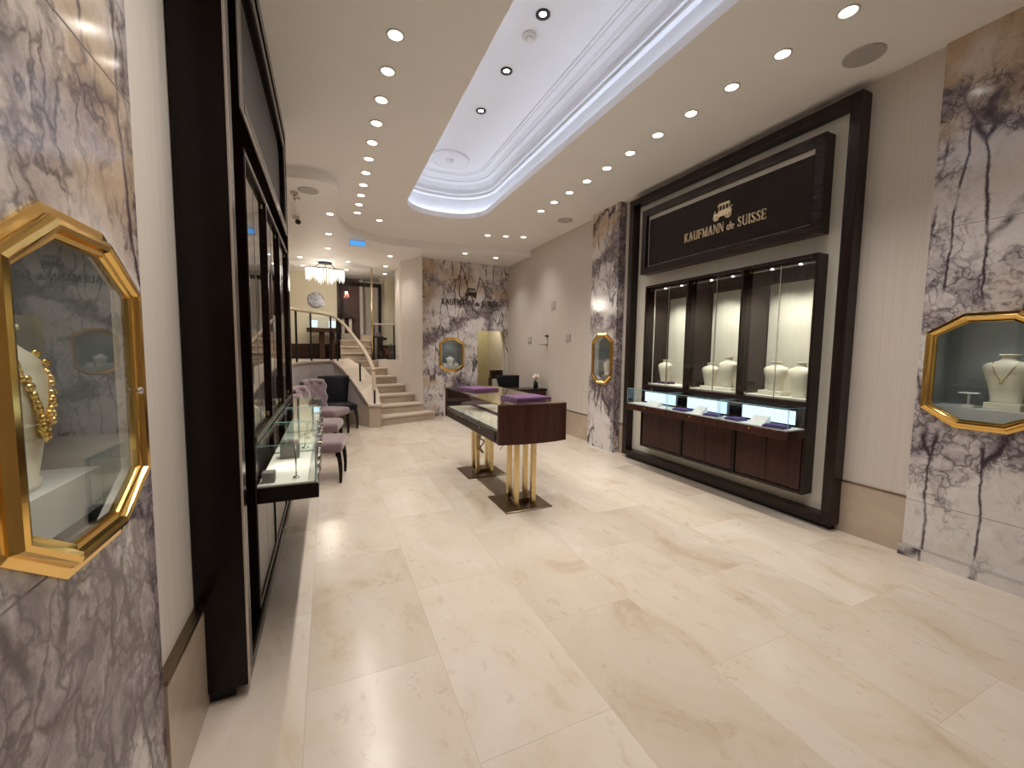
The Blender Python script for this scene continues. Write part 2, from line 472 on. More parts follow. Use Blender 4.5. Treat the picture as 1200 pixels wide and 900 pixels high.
# recess: ledge, side, mouldings, inner ceiling as one swept profile
prof = [(0., ZC+.08), (.15, ZC+.085), (.155, 4.03), (.12, 4.045), (.12, 4.065), (.135, 4.07), (.135, 4.085), (.105, 4.10), (.105, 4.125), (.12, 4.13),
        (.115, 4.17), (.085, 4.24), (.045, 4.27), (.045, 4.29), (.03, 4.295), (.01, 4.32), (-.05, 4.335), (-.05, 4.345), (-.08, 4.345), (-.085, 4.36)]
bm = nb()
rings = [[Vector((x, y, z)) for x, y in rrect(CX0, CX1, CY0, CY1, CR, o)] for o, z in prof]
loft(bm, rings, False, True, True, 0, False)
struct('trim_1', bm, 'white', 'white plaster cornice of the ceiling recess')
# hidden light strip lying on the ledge
bm = nb()
rA = [Vector((x, y, ZC+.088)) for x, y in rrect(CX0, CX1, CY0, CY1, CR, .075)]
rB = [Vector((x, y, ZC+.088)) for x, y in rrect(CX0, CX1, CY0, CY1, CR, .125)]
rC = [p+Vector((0, 0, .012)) for p in rB]; rD = [p+Vector((0, 0, .012)) for p in rA]
loft(bm, [rA, rB, rC, rD, rA], False, False, True, 0, False)
t = single('cove_light_strip', bm, 'strip_cool', 'bluish white light strip hidden along the ceiling recess ledge', 'light strip')
# medallion
t = thing('ceiling_rose', 'round white plaster rose at far end of ceiling recess', 'ceiling rose', (1.72, 6.22, 4.36))
bm = nb(); add_lathe(bm, [(.29, 4.36), (.29, 4.345), (.265, 4.33), (.25, 4.335), (.24, 4.345), (.19, 4.345), (.17, 4.335), (.15, 4.345), (.06, 4.345)], 1.72, 6.22, 40)
obj('rose_plate', bm, 'white', t)
bm = nb(); add_lathe(bm, [(.06, 4.346), (.055, 4.325), (.035, 4.32), (.02, 4.30), (.005, 4.295)], 1.72, 6.22, 20)
obj('rose_boss', bm, 'white', t)

# side walls with openings
DY0, DY1, DZ0, DZ1 = 2.2, 4.3, .25, 2.38      # display bays
N_R, N_L, N_F, N_B = 1.19, 1.205, 5.25, 2.6    # octagon centres
NZ = 1.405
bay_hole = [(-DY1+.02, DZ0+.5), (-DY0-.02, DZ0+.5), (-DY0-.02, DZ1-.02), (-DY1+.02, DZ1-.02)]
bm = nb()
fr = frame3((XR+.02, 0, 0), (0, -1, 0), (0, 0, 1))
add_plate(bm, fr, [(-9.4, 0), (2.4, 0), (2.4, ZC+.02), (-9.4, ZC+.02)],
          [bay_hole, octo(-N_R, NZ), octo(-N_F, NZ, .27)], .02)
struct('wall_right', bm, 'wallpaper', 'cream wallpapered right wall')
bm = nb()
fr = frame3((XL-.02, 0, 0), (0, 1, 0), (0, 0, 1))
add_plate(bm, fr, [(-2.4, 0), (6.3, 0), (6.3, ZC+.02), (-2.4, ZC+.02)],
          [[(DY0+.02, DZ0+.5), (DY1-.02, DZ0+.5), (DY1-.02, DZ1-.02), (DY0+.02, DZ1-.02)], octo(N_L, NZ, .28, .356)], .02)
struct('wall_left', bm, 'wallpaper', 'cream wallpapered left wall')
bm = nb(); add_box(bm, XL-.1, XR+.2, -2.42, -2.4, 0, ZC)
struct('wall_front', bm, 'wallpaper', 'cream wall behind the camera')
bm = nb(); add_box(bm, XR+.02, XR+.06, 9.22, 13.2, 0, ZC); add_box(bm, -3.02, -3., 5.6, 13.2, 0, ZC); add_box(bm, -3, XL, 5.6, 5.62, 0, ZC)
struct('wall_outer', bm, 'wallpaper', 'outer walls beyond the stair')

# marble panels
def slab_panel(name, mat, fr, u0, u1, cuts, holes, d, label):
    bm = nb()
    add_plate(bm, fr, [(u0, 0.0), (u1, 0.0), (u1, cuts[-1]), (u0, cuts[-1])], holes, d)
    o = struct(name, bm, mat, label); return o
M['marble_r'] = marble('lilac_marble_right', (3.1, 1.7, .35), 'y', [(1.2, 1.93, .2, 1, .30, .20), (1.2, .93, -.15, 1, .20, .22), (1.2, 3.12, -.5, 1, .10, .24)],
                       [(1.2, 3.45, 0, 1, .45, .34), (1.2, 1.85, 0, 1, .25, .12)], .17, 1.15, -.45, .62, .13)
M['marble_l'] = marble('lilac_marble_left', (11.3, 5.2, 2.15), 'y', [(1.5, .72, .2, 1, .32, .21), (1.58, 2.0, 1, 0, .14, .17), (1.2, 2.62, .3, 1, .16, .12)],
                       [(1.2, 2.05, 0, 1, .40, .28)], .26, 1.05, .2)
M['marble_b'] = marble('lilac_marble_end', (23.4, 9.1, 4.4), 'x', [(2.3, 3.02, .58, .80, .12, .18), (2.55, 2.02, -.40, .9, .13, .24), (3.42, 3.0, 1, .2, .12, .14), (2.2, .95, .4, 1, .14, .2)],
                       [(2.45, 3.2, .3, 1, .30, .34), (2.05, 1.3, 1, 0, .2, .24)], .2, 1.15, .3)
M['marble_f'] = marble('lilac_marble_pier', (1.9, 14.6, 6.3), 'y', [(5.25, 2.95, .7, 1, .12, .24), (5.25, 1.95, 0, 1, .16, .2), (5.25, .92, .1, 1, .16, .24), (4.93, 2.0, 1, 0, .12, .2)],
                       [(5.25, 3.4, 0, 1, .4, .34), (5.25, 1.85, 0, 1, .2, .14)], .2, 1.2, .2)
o = slab_panel('trim_2', 'marble_r', frame3((XR, 0, 0), (0, -1, 0), (0, 0, 1)), -1.535, -.3, [0, ZC+.01], [octo(-N_R, NZ)], .03, 'veined lilac marble panel on right wall')
# thin joints of the slabs and the marble skirting with steel edge
bm = nb(); add_box(bm, XR-.055, XR-.029, .3, 1.55, 0, .085); obj('marble_skirting', bm, 'marble_r', o)
bm = nb(); add_box(bm, XR-.057, XR-.029, .3, 1.552, .085, .092); obj('steel_edge', bm, 'steel', o)
bm = nb()
for z in (.43, 1.06, 2.40): add_box(bm, XR-.0305, XR-.029, .3, 1.535, z, z+.004)
obj('slab_joints', bm, 'joint', o)
o = slab_panel('trim_3', 'marble_l', frame3((XL, 0, 0), (0, 1, 0), (0, 0, 1)), .3, 1.55, [0, ZC+.01], [octo(N_L, NZ-.005, .28, .356)], .025, 'veined lilac marble panel on left wall')
bm = nb()
for z in (1.06, 2.18): add_box(bm, XL+.024, XL+.0258, .3, 1.55, z, z+.004)
obj('slab_joints', bm, 'joint', o)
# end wall: marble with doorway
DX0, DX1, DH = 3.23, 3.93, 1.98
bm = nb()
fr = frame3((0, YB+.03, 0), (1, 0, 0), (0, 0, 1))
add_plate(bm, fr, [(1.86, 0), (DX0, 0), (DX0, DH), (DX1, DH), (DX1, 0), (XR+.02, 0), (XR+.02, ZL+.01), (1.86, ZL+.01)], [octo(N_B, 1.41, .285, .375)], .03)
o = struct('wall_back', bm, 'marble_b', 'veined lilac marble end wall with doorway')
bm = nb(); add_box(bm, 3.99-.012, 4.0, YB-.004, YB, 0, 3.45); add_box(bm, 1.9, 3.2, YB-.012, YB, 0, .07)
obj('marble_skirting', bm, 'marble_b', o)
# room seen through the doorway
bm = nb()
add_box(bm, 3.0, 4.3, 10.6, 10.62, 0, 2.7); add_box(bm, 2.98, 3.0, YB+.03, 10.62, 0, 2.7); add_box(bm, 4.28, 4.3, YB+.03, 10.62, 0, 2.7); add_box(bm, 2.98, 4.3, YB+.03, 10.62, 2.5, 2.52)
struct('wall_doorway', bm, 'ochre_room', 'olive cream walls of the room behind doorway')

# far marble pier on the right wall
bm = nb(); fr = frame3((XR, 0, 0), (0, -1, 0), (0, 0, 1))
add_plate(bm, fr, [(-5.58, 0), (-4.92, 0), (-4.92, ZC+.01), (-5.58, ZC+.01)], [octo(-N_F, NZ, .255)], .12)
o = struct('trim_4', bm, 'marble_f', 'lilac marble pier beyond the right cabinet')
bm = nb()
for z in (1.06, 2.40): add_box(bm, XR-.1208, XR-.119, 4.92, 5.58, z, z+.004)
obj('slab_joints', bm, 'joint', o)

# skirtings with thin brass cap
def skirt(name, x, sgn, y0, y1, label, th=.012):
    bm = nb(); add_box(bm, x, x+sgn*th, y0, y1, 0, .43)
    o = struct(name, bm, 'skirt', label)
    bm = nb(); add_box(bm, x, x+sgn*(th+.002), y0, y1, .43, .445); obj('brass_cap', bm, 'bronze', o)
skirt('baseboard_right', XR, -1, 1.54, 2.0, 'beige stone skirting between marble and right cabinet')
skirt('baseboard_right', XR, -1, 4.70, 4.93, 'beige stone skirting between cabinet and marble pier')
skirt('baseboard_right', XR, -1, 5.57, 9.2, 'beige stone skirting along far right wall')
skirt('baseboard_left', XL, 1, 1.55, 2.0, 'beige stone skirting between marble and left cabinet', .034)
skirt('baseboard_left', XL, 1, 4.70, 6.2, 'beige stone skirting behind mauve chairs')

# ------------------------------------------------------------------ octagonal niche windows
def niche(label, fr, cu, cz, w, h, depth, recess, shelf_h=.12):
    """fr: frame whose N points into the room, at the face of the panel; recess: how deep the box sits behind"""
    O, U, V, N = fr
    base = O+U*cu+V*(cz-h)
    t = thing('octagonal_display_window', label, 'display window', tuple(base))
    def ring(off, d): return [O+U*x+V*y+N*d for x, y in octo(cu, cz, w, h, 1, off)]
    bm = nb()
    pr = [(-.014, 0.), (-.014, .007), (.004, .009), (.006, .016), (.012, .025), (.022, .028), (.032, .025), (.037, .016), (.047, .014), (.050, .008), (.050, -.006)]
    loft(bm, [ring(a, b) for a, b in pr], False, False, True, 0, False)
    obj('gold_frame', bm, 'gold', t)
    bm = nb(); loft(bm, [ring(.044, .009), ring(.044, .004)], True, True, True, 0, False)
    obj('glass_pane', bm, 'glass', t)
    bm = nb()
    lk = O+U*(cu+(w-.040))+V*(cz-.02)+N*.013
    a = [lk+(U*math.cos(2*PI*k/12)+V*math.sin(2*PI*k/12))*.009 for k in range(12)]
    loft(bm, [a, [p+N*.012 for p in a]], True, True); obj('lock', bm, 'steel', t)
    # lined box behind
    W, H = w+.03, h+.03
    bm = nb()
    def bx(u0, u1, v0, v1, d0, d1): add_poly(bm, fr, [(cu+u0, cz+v0), (cu+u1, cz+v0), (cu+u1, cz+v1), (cu+u0, cz+v1)], d0, d1)
    b0 = -recess; b1 = -recess-depth
    bx(-W, W, -H, H, b1-.015, b1)
    bx(-W-.015, -W, -H, H, b1, b0); bx(W, W+.015, -H, H, b1, b0)
    bx(-W, W, H, H+.015, b1, b0); bx(-W, W, -H-.015, -H, b1, b0)
    obj('lined_box', bm, 'niche', t)
    bm = nb(); bx(-W+.005, W-.005, -h+.01, -h+shelf_h, b1+.004, b0-.05); obj('shelf', bm, 'niche_shelf', t)
    bm = nb(); bx(-w*.4, w*.4, H-.03, H-.02, b0-.05, b0-.02); obj('light_strip', bm, 'strip_niche', t)
    return t
niche('gold framed octagonal window in the left marble panel', frame3((XL+.025, 0, 0), (0, 1, 0), (0, 0, 1)), N_L, NZ-.005, .28, .356, .34, .048)
niche('gold framed octagonal window in the right marble panel', frame3((XR-.03, 0, 0), (0, -1, 0), (0, 0, 1)), -N_R, NZ, CW, CH, .36, .055)
niche('gold framed octagonal window in the marble pier', frame3((XR-.12, 0, 0), (0, -1, 0), (0, 0, 1)), -N_F, NZ, .255, CH, .24, .145)
niche('gold framed octagonal window in the end wall', frame3((0, YB, 0), (1, 0, 0), (0, 0, 1)), N_B, 1.41, .285, .375, .26, .035)

# ------------------------------------------------------------------ busts and necklaces
def bust_bm(H=.3, W=.10, D=.055):
    """necklace bust facing local +x... built facing -Y, base at z=0"""
    bm = nb()
    secs = [(0, .62, .95), (.04, .62, .95), (.05, .60, .85), (.30, .70, .95), (.52, .86, 1.12), (.68, 1.0, 1.1), (.76, 1.0, .95), (.81, .86, .82), (.845, .55, .72), (.875, .36, .62), (.92, .31, .56), (.965, .31, .55), (.97, .42, .72), (1., .42, .72)]
    loft(bm, [ellipse(0, -.012*math.sin(PI*min(1, z)), z*H, a*W, b*D, 28, 2.2) for z, a, b in secs])
    return bm
def bust(label, loc, ang, H=.3, W=.10, D=.055, mat='bust', group=None):
    bm = bust_bm(H, W, D)
    bmesh.ops.rotate(bm, cent=(0, 0, 0), matrix=Matrix.Rotation(ang, 3, 'Z'), verts=bm.verts)
    o = obj('necklace_bust', bm, mat); o.location = loc
    return tag(o, label, 'bust', group)
def necklace(label, loc, ang, H, W, D, thick=.004, drop=.45, pend=.012, mat='jewel', chunky=False):
    pts = []
    n = 22
    for i in range(n+1):
        t = -1+2*i/n
        x = t*W*.50; z = H*(.835-(1-abs(t)**1.35)*drop*.62)
        # bust front surface depth
        zz = z/H
        rr = 1.10 if .45 < zz < .72 else (1.0 if zz < .78 else .80)
        y = -D*rr*math.sqrt(max(.02, 1-(x/(W*(1.0 if zz < .78 else .8)))**2))-.012*math.sin(PI*zz)-thick*.6
        pts.append(Vector((x, y, z)))
    R = Matrix.Rotation(ang, 3, 'Z')
    t_ = thing('necklace', label, 'necklace', loc)
    bm = nb()
    if chunky:
        for i, p in enumerate(pts):
            k = 1+1.5*(1-abs(-1+2*i/n))
            for q in range(2): add_ball(bm, p+Vector((random.uniform(-1, 1)*thick*.5, -.003*q, random.uniform(-1, 1)*thick*.5*k-q*thick*k)), thick*(.8+.25*k), (1, .8, 1), 8, 6)
    else: add_tube(bm, pts, thick, 6)
    bmesh.ops.rotate(bm, cent=(0, 0, 0), matrix=R, verts=bm.verts); bmesh.ops.translate(bm, vec=Vector(loc), verts=bm.verts)
    obj('chain', bm, mat, t_)
    bm = nb(); p = pts[n//2]; add_ball(bm, p+Vector((0, -.004, -pend*1.1)), pend, (.8, .5, 1.25), 10, 8)
    bmesh.ops.rotate(bm, cent=(0, 0, 0), matrix=R, verts=bm.verts); bmesh.ops.translate(bm, vec=Vector(loc), verts=bm.verts)
    obj('pendant', bm, mat, t_)
    return t_
# local -Y is the front; rotate so that the front looks along -x (right wall) or +x (left wall)
A_R, A_L = -PI/2, PI/2
SH_R = NZ-CH+.12
bm = nb(); add_box(bm, 4.12, 4.26, 1.065, 1.235, SH_R, SH_R+.05, 0, .004)
single('display_plinth', bm, 'bust_white', 'pale plinth under the bust in right octagonal window', 'plinth', None, (4.19, 1.15, SH_R))
bust('pale bust with thin gold chain in right octagonal window', (4.19, 1.15, SH_R+.05), A_R-.15, .33, .125, .055, 'bust_white')
necklace('thin gold chain with pendant on bust in right octagonal window', (4.19, 1.15, SH_R+.05), A_R-.15, .33, .125, .055, .0035, .62, .011, 'brass')
t = thing('jewellery_stand', 'small white T shaped stand beside bust in right octagonal window', 'stand', (4.13, 1.31, SH_R))
bm = nb(); add_box(bm, 4.10, 4.16, 1.285, 1.335, SH_R, SH_R+.02, 0, .003); obj('foot', bm, 'stand', t)
bm = nb(); add_tube(bm, [(4.13, 1.31, SH_R+.018), (4.13, 1.31, SH_R+.10)], .007, 10); obj('post', bm, 'stand', t)
bm = nb(); add_box(bm, 4.09, 4.17, 1.265, 1.355, SH_R+.10, SH_R+.108, 0, .002); obj('top_plate', bm, 'stand', t)
SH_L = NZ-CH+.12
bust('cream bust in left octagonal window wearing chunky gold necklace', (-.685, 1.295, SH_L+.022), A_L+.1, .38, .15, .062)
necklace('chunky braided gold necklace on bust in left octagonal window', (-.685, 1.295, SH_L+.022), A_L+.1, .38, .15, .062, .008, .75, .014, 'jewel', True)
bust('small pale bust inside the window in marble pier', (4.09, 5.37, SH_R), A_R, .26, .085, .045, 'bust_white')
bust('tiny pale bust inside the window in end wall', (N_B, YB+.16, SH_R+.01), 0, .22, .10, .045, 'stand')
for k, (dx, n_) in enumerate(((-.13, 'left'), (.14, 'right'))):
    bm = nb(); add_box(bm, N_B+dx-.045, N_B+dx+.045, YB+.1, YB+.16, SH_R+.008, SH_R+.07, 0, .004)
    single('display_plinth', bm, 'stand', f'small white block {n_} of the bust in end wall window', 'plinth', 'blocks in the end wall window', (N_B+dx, YB+.13, SH_R+.008))

# ------------------------------------------------------------------ lettering
def stroke_poly(a, b, w):   # parallelogram with horizontal ends
    return [(a[0]-w/2, a[1]), (a[0]+w/2, a[1]), (b[0]+w/2, b[1]), (b[0]-w/2, b[1])]
def hbar(x0, x1, y, h): return [(x0, y), (x1, y), (x1, y+h), (x0, y+h)]
def curve_poly(pts, ws):
    out = []
    for (a, b, wa, wb) in zip(pts, pts[1:], ws, ws[1:]):
        dx, dy = b[0]-a[0], b[1]-a[1]; L = math.hypot(dx, dy) or 1; nx, ny = -dy/L, dx/L
        ex, ey = dx/L*.012, dy/L*.012
        out.append([(a[0]+nx*wa/2-ex, a[1]+ny*wa/2-ey), (a[0]-nx*wa/2-ex, a[1]-ny*wa/2-ey), (b[0]-nx*wb/2+ex, b[1]-ny*wb/2+ey), (b[0]+nx*wb/2+ex, b[1]+ny*wb/2+ey)])
    return out
def arc(cx, cy, rx, ry, a0, a1, n, w0, w1):
    pts, ws = [], []
    for i in range(n+1):
        a = math.radians(a0+(a1-a0)*i/n); pts.append((cx+rx*math.cos(a), cy+ry*math.sin(a)))
        ws.append(w0+(w1-w0)*abs(math.cos(a)))
    return curve_poly(pts, ws)
TK, TN, SF = .13, .055, .045
def glyph(c):
    """-> (width, polygons); cap height 1"""
    P = []
    def stem(x, w=TK, y0=0, y1=1, s0=True, s1=True):
        P.append(stroke_poly((x, y0), (x, y1), w))
        if s0: P.append(hbar(x-w/2-.07, x+w/2+.07, y0, SF))
        if s1: P.append(hbar(x-w/2-.07, x+w/2+.07, y1-SF, SF))
    if c == 'K':
        stem(.16); P.append(stroke_poly((.24, .40), (.66, 1), TN+.02)); P.append(stroke_poly((.68, 0), (.36, .56), TK+.02)); P.append(hbar(.56, .80, 0, SF)); P.append(hbar(.54, .78, 1-SF, SF)); return .84, P
    if c == 'A':
        P.append(stroke_poly((.12, 0), (.40, 1), TN)); P.append(stroke_poly((.72, 0), (.42, 1), TK+.02)); P.append(hbar(.22, .62, .33, TN)); P.append(hbar(.02, .24, 0, SF)); P.append(hbar(.58, .86, 0, SF)); return .88, P
    if c == 'U':
        stem(.17, TK, .28, 1, False); stem(.70, TN, .28, 1, False); P.extend(arc(.435, .30, .265, .29, 180, 360, 10, TN, TK*.85)); return .86, P
    if c == 'F':
        stem(.16); P.append(hbar(.16, .62, 1-TN, TN)); P.append(hbar(.16, .50, .48, TN)); P.append(hbar(.58, .62, .76, .24)); P.append(hbar(.46, .50, .40, .22)); return .70, P
    if c == 'E':
        stem(.16); P.append(hbar(.16, .62, 1-TN, TN)); P.append(hbar(.16, .50, .48, TN)); P.append(hbar(.16, .66, 0, TN)); P.append(hbar(.58, .62, .78, .22)); P.append(hbar(.62, .66, 0, .24)); P.append(hbar(.46, .50, .40, .22)); return .74, P
    if c == 'M':
        stem(.14, TN); stem(.86, TK); P.append(stroke_poly((.52, 0), (.16, 1), TK)); P.append(stroke_poly((.52, 0), (.84, 1), TN)); return 1.02, P
    if c == 'N':
        stem(.14, TN); stem(.74, TN); P.append(stroke_poly((.74, 0), (.17, 1), TK)); return .88, P
    if c == 'I':
        stem(.18); return .36, P
    if c == 'S':
        pts = [(.55, .80), (.47, .94), (.32, .97), (.17, .90), (.13, .75), (.22, .62), (.40, .50), (.55, .36), (.54, .17), (.40, .04), (.24, .03), (.12, .14), (.09, .28)]
        ws = [TN, TN, TN, .08, TK, TK, TK*1.1, TK, TK, .08, TN, TN, TN]
        P.extend(curve_poly(pts, ws)); P.append(hbar(.53, .57, .72, .24)); P.append(hbar(.07, .11, .04, .26)); return .68, P
    if c == 'd':
        P.extend(arc(.27, .26, .20, .25, 0, 360, 14, TN, TK*.8)); P.append(stroke_poly((.47, 0), (.60, .85), .09)); P.append(hbar(.47, .60, 0, .04)); return .64, P
    if c == 'e':
        P.extend(arc(.26, .26, .20, .25, 20, 330, 12, TN, TK*.8)); P.append(hbar(.08, .45, .27, .045)); return .54, P
    return .38, P
def lettering(text, fr, u0, v0, h, total, depth, name, mat, parent):
    gl = []
    x = 0
    for c in text:
        w, P = glyph(c); gl.append((x, P)); x += w+.055
    s = total/x
    for gx, P in gl:
        if not P: continue
        bm = nb()
        for i, poly in enumerate(P): add_poly(bm, fr, [(u0+(gx+px)*s, v0+py*h) for px, py in poly], 0, depth+i*.00004)
        obj(name, bm, mat, parent)
def carriage(fr, u, v, w, parent, mat, name='carriage_emblem'):
    s = w/10.
    bm = nb()
    def circ(cx, cy, r, n=18): return [(u+(cx+r*math.cos(2*PI*i/n))*s, v+(cy+r*math.sin(2*PI*i/n))*s) for i in range(n)]
    def poly(pts, d=.012): add_poly(bm, fr, [(u+x*s, v+y*s) for x, y in pts], 0, d)
    def wheel(cx, cy, r):
        n = 20
        for i in range(n):
            a, b = 2*PI*i/n, 2*PI*(i+1)/n
            poly([(cx+r*math.cos(a), cy+r*math.sin(a)), (cx+r*math.cos(b), cy+r*math.sin(b)), (cx+r*.76*math.cos(b), cy+r*.76*math.sin(b)), (cx+r*.76*math.cos(a), cy+r*.76*math.sin(a))])
        for k in range(6):
            a = PI*k/6; dx, dy = math.cos(a), math.sin(a)
            poly([(cx+dx*r*.8-dy*.1, cy+dy*r*.8+dx*.1), (cx-dx*r*.8-dy*.1, cy-dy*r*.8+dx*.1), (cx-dx*r*.8+dy*.1, cy-dy*r*.8-dx*.1), (cx+dx*r*.8+dy*.1, cy+dy*r*.8-dx*.1)], .009)
        add_poly(bm, fr, circ(cx, cy, r*.28), 0, .013)
    wheel(-3.2, 1.5, 1.5); wheel(3.0, 1.7, 1.7)
    poly([(-4.6, 2.2), (-4.2, 3.2), (-2.6, 3.4), (-2.2, 2.6), (1.2, 2.6), (1.6, 3.6), (4.6, 3.6), (4.8, 2.8), (4.0, 2.2), (1.0, 1.6), (-2., 1.6), (-2.4, 2.2)], .011)   # chassis
    poly([(-2.3, 3.0), (-2.0, 4.0), (2.2, 4.2), (4.2, 4.4), (4.4, 3.4), (2.0, 2.6), (-1.8, 2.6)], .013)      # coach body
    poly([(-2.6, 6.3), (3.8, 6.3), (3.5, 6.8), (-2.2, 6.8)], .013)                                           # roof
    for x in (-1.9, -.2, 1.5, 3.2): poly([(x-.14, 4.0), (x+.14, 4.0), (x+.14, 6.35), (x-.14, 6.35)], .01)    # roof posts
    for k in range(5): poly([(-2.0+k*1.3, 6.75), (-1.8+k*1.3, 6.75), (-1.8+k*1.3, 7.2), (-2.0+k*1.3, 7.2)], .01)
    poly([(-1.8, 7.1), (3.6, 7.1), (3.6, 7.35), (-1.8, 7.35)], .01)
    poly([(-4.8, 3.2), (-4.3, 3.2), (-3.6, 4.6), (-3.9, 4.7)], .01)
    poly([(4.2, 4.2), (5.0, 5.0), (4.8, 5.2), (3.9, 4.4)], .01)
    return obj(name, bm, mat, parent)

# ------------------------------------------------------------------ wall display cabinets
BAYL = []
def cabinet(side):
    R = side == 'right'
    fd = .13 if R else .185
    gr = .07 if R else .025
    X = (lambda d: XR-d) if R else (lambda d: XL+d)
    w1 = 'wood' if R else 'wood_black'; wh = 'wood_h' if R else 'wood_black'; wr = 'wood_red' if R else 'wood_black'
    F0, F1, FZ0, FZ1, FW = 1.97, 4.70, .05, 3.59, .085
    t = thing('wall_display_cabinet', ('dark walnut jewellery cabinet with signboard built along the right wall' if R else
              'tall espresso jewellery cabinet along the left wall seen edge on'), 'display cabinet', (X(0), 3.3, 0))
    def bx(bm, d0, d1, y0, y1, z0, z1, mi=0, bev=0., seg=1): add_box(bm, X(d0), X(d1), y0, y1, z0, z1, mi, bev, seg)
    bv = .003 if R else .009
    bm = nb()
    bx(bm, 0.001, fd, F0, F0+FW, FZ0, FZ1, 0, bv); obj('frame_jamb', bm, w1, t)
    bm = nb(); bx(bm, .001, fd, F1-FW, F1, FZ0, FZ1, 0, bv); obj('frame_jamb', bm, w1, t)
    bm = nb(); bx(bm, .001, fd-.0005, F0+FW, F1-FW, FZ1-FW, FZ1, 0, bv); obj('frame_head', bm, wh, t)
    bm = nb(); bx(bm, .001, fd-.0005, F0+FW, F1-FW, FZ0, FZ0+.075, 0, bv); obj('frame_sill', bm, wh, t)
    bm = nb(); bx(bm, .001, fd-.06, F0+.03, F1-.03, 0, FZ0, 0); obj('toe_kick', bm, 'black', t)
    # cream backing between frame and units
    bm = nb(); a0, a1 = F0+FW-.005, F1-FW+.005
    bx(bm, .001, .012, a0, DY0+.03, FZ0+.07, FZ1-FW+.01); bx(bm, .001, .012, DY1-.03, a1, FZ0+.07, FZ1-FW+.01)
    bx(bm, .001, .012, DY0+.03, DY1-.03, FZ0+.07, DZ0+.55); bx(bm, .001, .012, DY0+.03, DY1-.03, DZ1-.05, FZ1-FW+.01)
    obj('backing_panel', bm, 'cream_cloth', t)
    # sign box
    S0, S1, SZ0, SZ1, SW, sd = 2.21, 4.43, 2.55, 3.38, .085, fd+.01
    bm = nb()
    bx(bm, .012, sd, S0, S0+SW, SZ0, SZ1, 0, bv); bx(bm, .012, sd, S1-SW, S1, SZ0, SZ1, 0, bv)
    bx(bm, .012, sd-.0005, S0+SW, S1-SW, SZ1-SW, SZ1, 0, bv); bx(bm, .012, sd-.0005, S0+SW, S1-SW, SZ0, SZ0+SW, 0, bv)
    sg = obj('sign_frame', bm, wh, t)
    bm = nb(); bx(bm, .012, fd-.04, S0+SW-.003, S1-SW+.003, SZ0+SW-.003, SZ1-SW+.003); obj('sign_inlay', bm, 'cream_cloth', sg)
    bm = nb(); bx(bm, fd-.04, fd-.03, S0+SW+.022, S1-SW-.022, SZ0+SW+.02, SZ1-SW-.05, 0, .003); sb = obj('sign_board', bm, 'wood_sign', t)
    if R: fr = frame3((X(fd-.03), 0, 0), (0, -1, 0), (0, 0, 1))
    else: fr = frame3((X(fd-.03), 0, 0), (0, 1, 0), (0, 0, 1))
    uc = -3.22 if R else 3.3
    if R: lettering('KAUFMANN de SUISSE', fr, uc-.505, 2.815, .098, 1.01, .014, 'letter', 'letter_gold', sb)
    if R: carriage(fr, uc, 2.945, .235, sb, 'letter_gold')
    if not R:  # added pale strips: reflected light on the bevels, put in as colour
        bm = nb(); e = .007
        bx(bm, fd-e, fd+.001, F0-.001, F0+e, FZ0, FZ1); obj('bevel_glint_strip', bm, 'bevel_glint', t)
        bm = nb(); bx(bm, fd-.001, fd+.001, F0+FW, F1-FW, FZ1-FW, FZ1-FW+.008); obj('bevel_glint_strip', bm, 'bevel_glint', t)
        bm = nb(); bx(bm, sd-e, sd+.001, S0-.001, S0+e, SZ0, SZ1); obj('bevel_glint_strip', bm, 'bevel_glint', sg)
        bm = nb(); bx(bm, sd-e, sd+.001, S0, S1, SZ0-.001, SZ0+e); obj('bevel_glint_strip', bm, 'bevel_glint', sg)
    # display carcass
    dd = fd+(.025 if R else .017); B = -.27
    bays = [DY0+(DY1-DY0)*i/3 for i in range(4)]
    bm = nb(); pt = .022
    bx(bm, B, dd, DY0, DY0+pt, DZ0, DZ1, 0, bv*.6); bx(bm, B, dd, DY1-pt, DY1, DZ0, DZ1, 0, bv*.6)
    for y in bays[1:3]: bx(bm, B, dd-.001, y-pt/2, y+pt/2, 1.06, DZ1-pt)
    bx(bm, B, dd-.0005, DY0+pt, DY1-pt, DZ1-.03, DZ1, 0, bv*.6); bx(bm, B, dd-.0005, DY0+pt, DY1-pt, DZ0, DZ0+.03, 0, bv*.6)
    bx(bm, B-.012, B, DY0, DY1, DZ0, DZ1)
    obj('carcass', bm, w1, t)
    bm = nb(); bx(bm, B, dd+.004, DY0+pt, DY1-pt, 1.045, 1.085, 0, bv*.6); obj('bay_floor_rail', bm, wh, t)
    for i in range(3):
        y0, y1 = bays[i]+pt*.6+(.011 if i == 0 else 0), bays[i+1]-pt*.6-(.011 if i == 2 else 0)
        bm = nb(); bx(bm, B+.001, B+.012, y0+.03, y1-.005, 1.09, 2.23); obj('back_cloth', bm, 'cream_cloth', t)
        bm = nb(); bx(bm, B+.013, dd-.08, y0+.004, y1-.004, 1.0855, 1.10); obj('bay_pad', bm, 'cloth', t)
        bm = nb(); bx(bm, dd-.17, dd-.08, y0+.004, y1-.004, DZ1-.045, DZ1-.032); bx(bm, B+.02, B+.05, y0+.004, y1-.004, 2.24, DZ1-.032)
        hd = obj('bay_header', bm, w1, t)
        for q in (.3, .7):
            yq = y0+(y1-y0)*q
            bm = nb(); loft(bm, [ellipse(X(dd-.13), yq, z, .012, .012, 16) for z in (DZ1-.046, DZ1-.052)]); obj('bay_lamp', bm, 'lamp_small', t)
            BAYL.append((X(dd-.13), yq, DZ1-.06, X(B+.10), yq, 1.15, 30. if R else 5.))
        ym = (y0+y1)/2
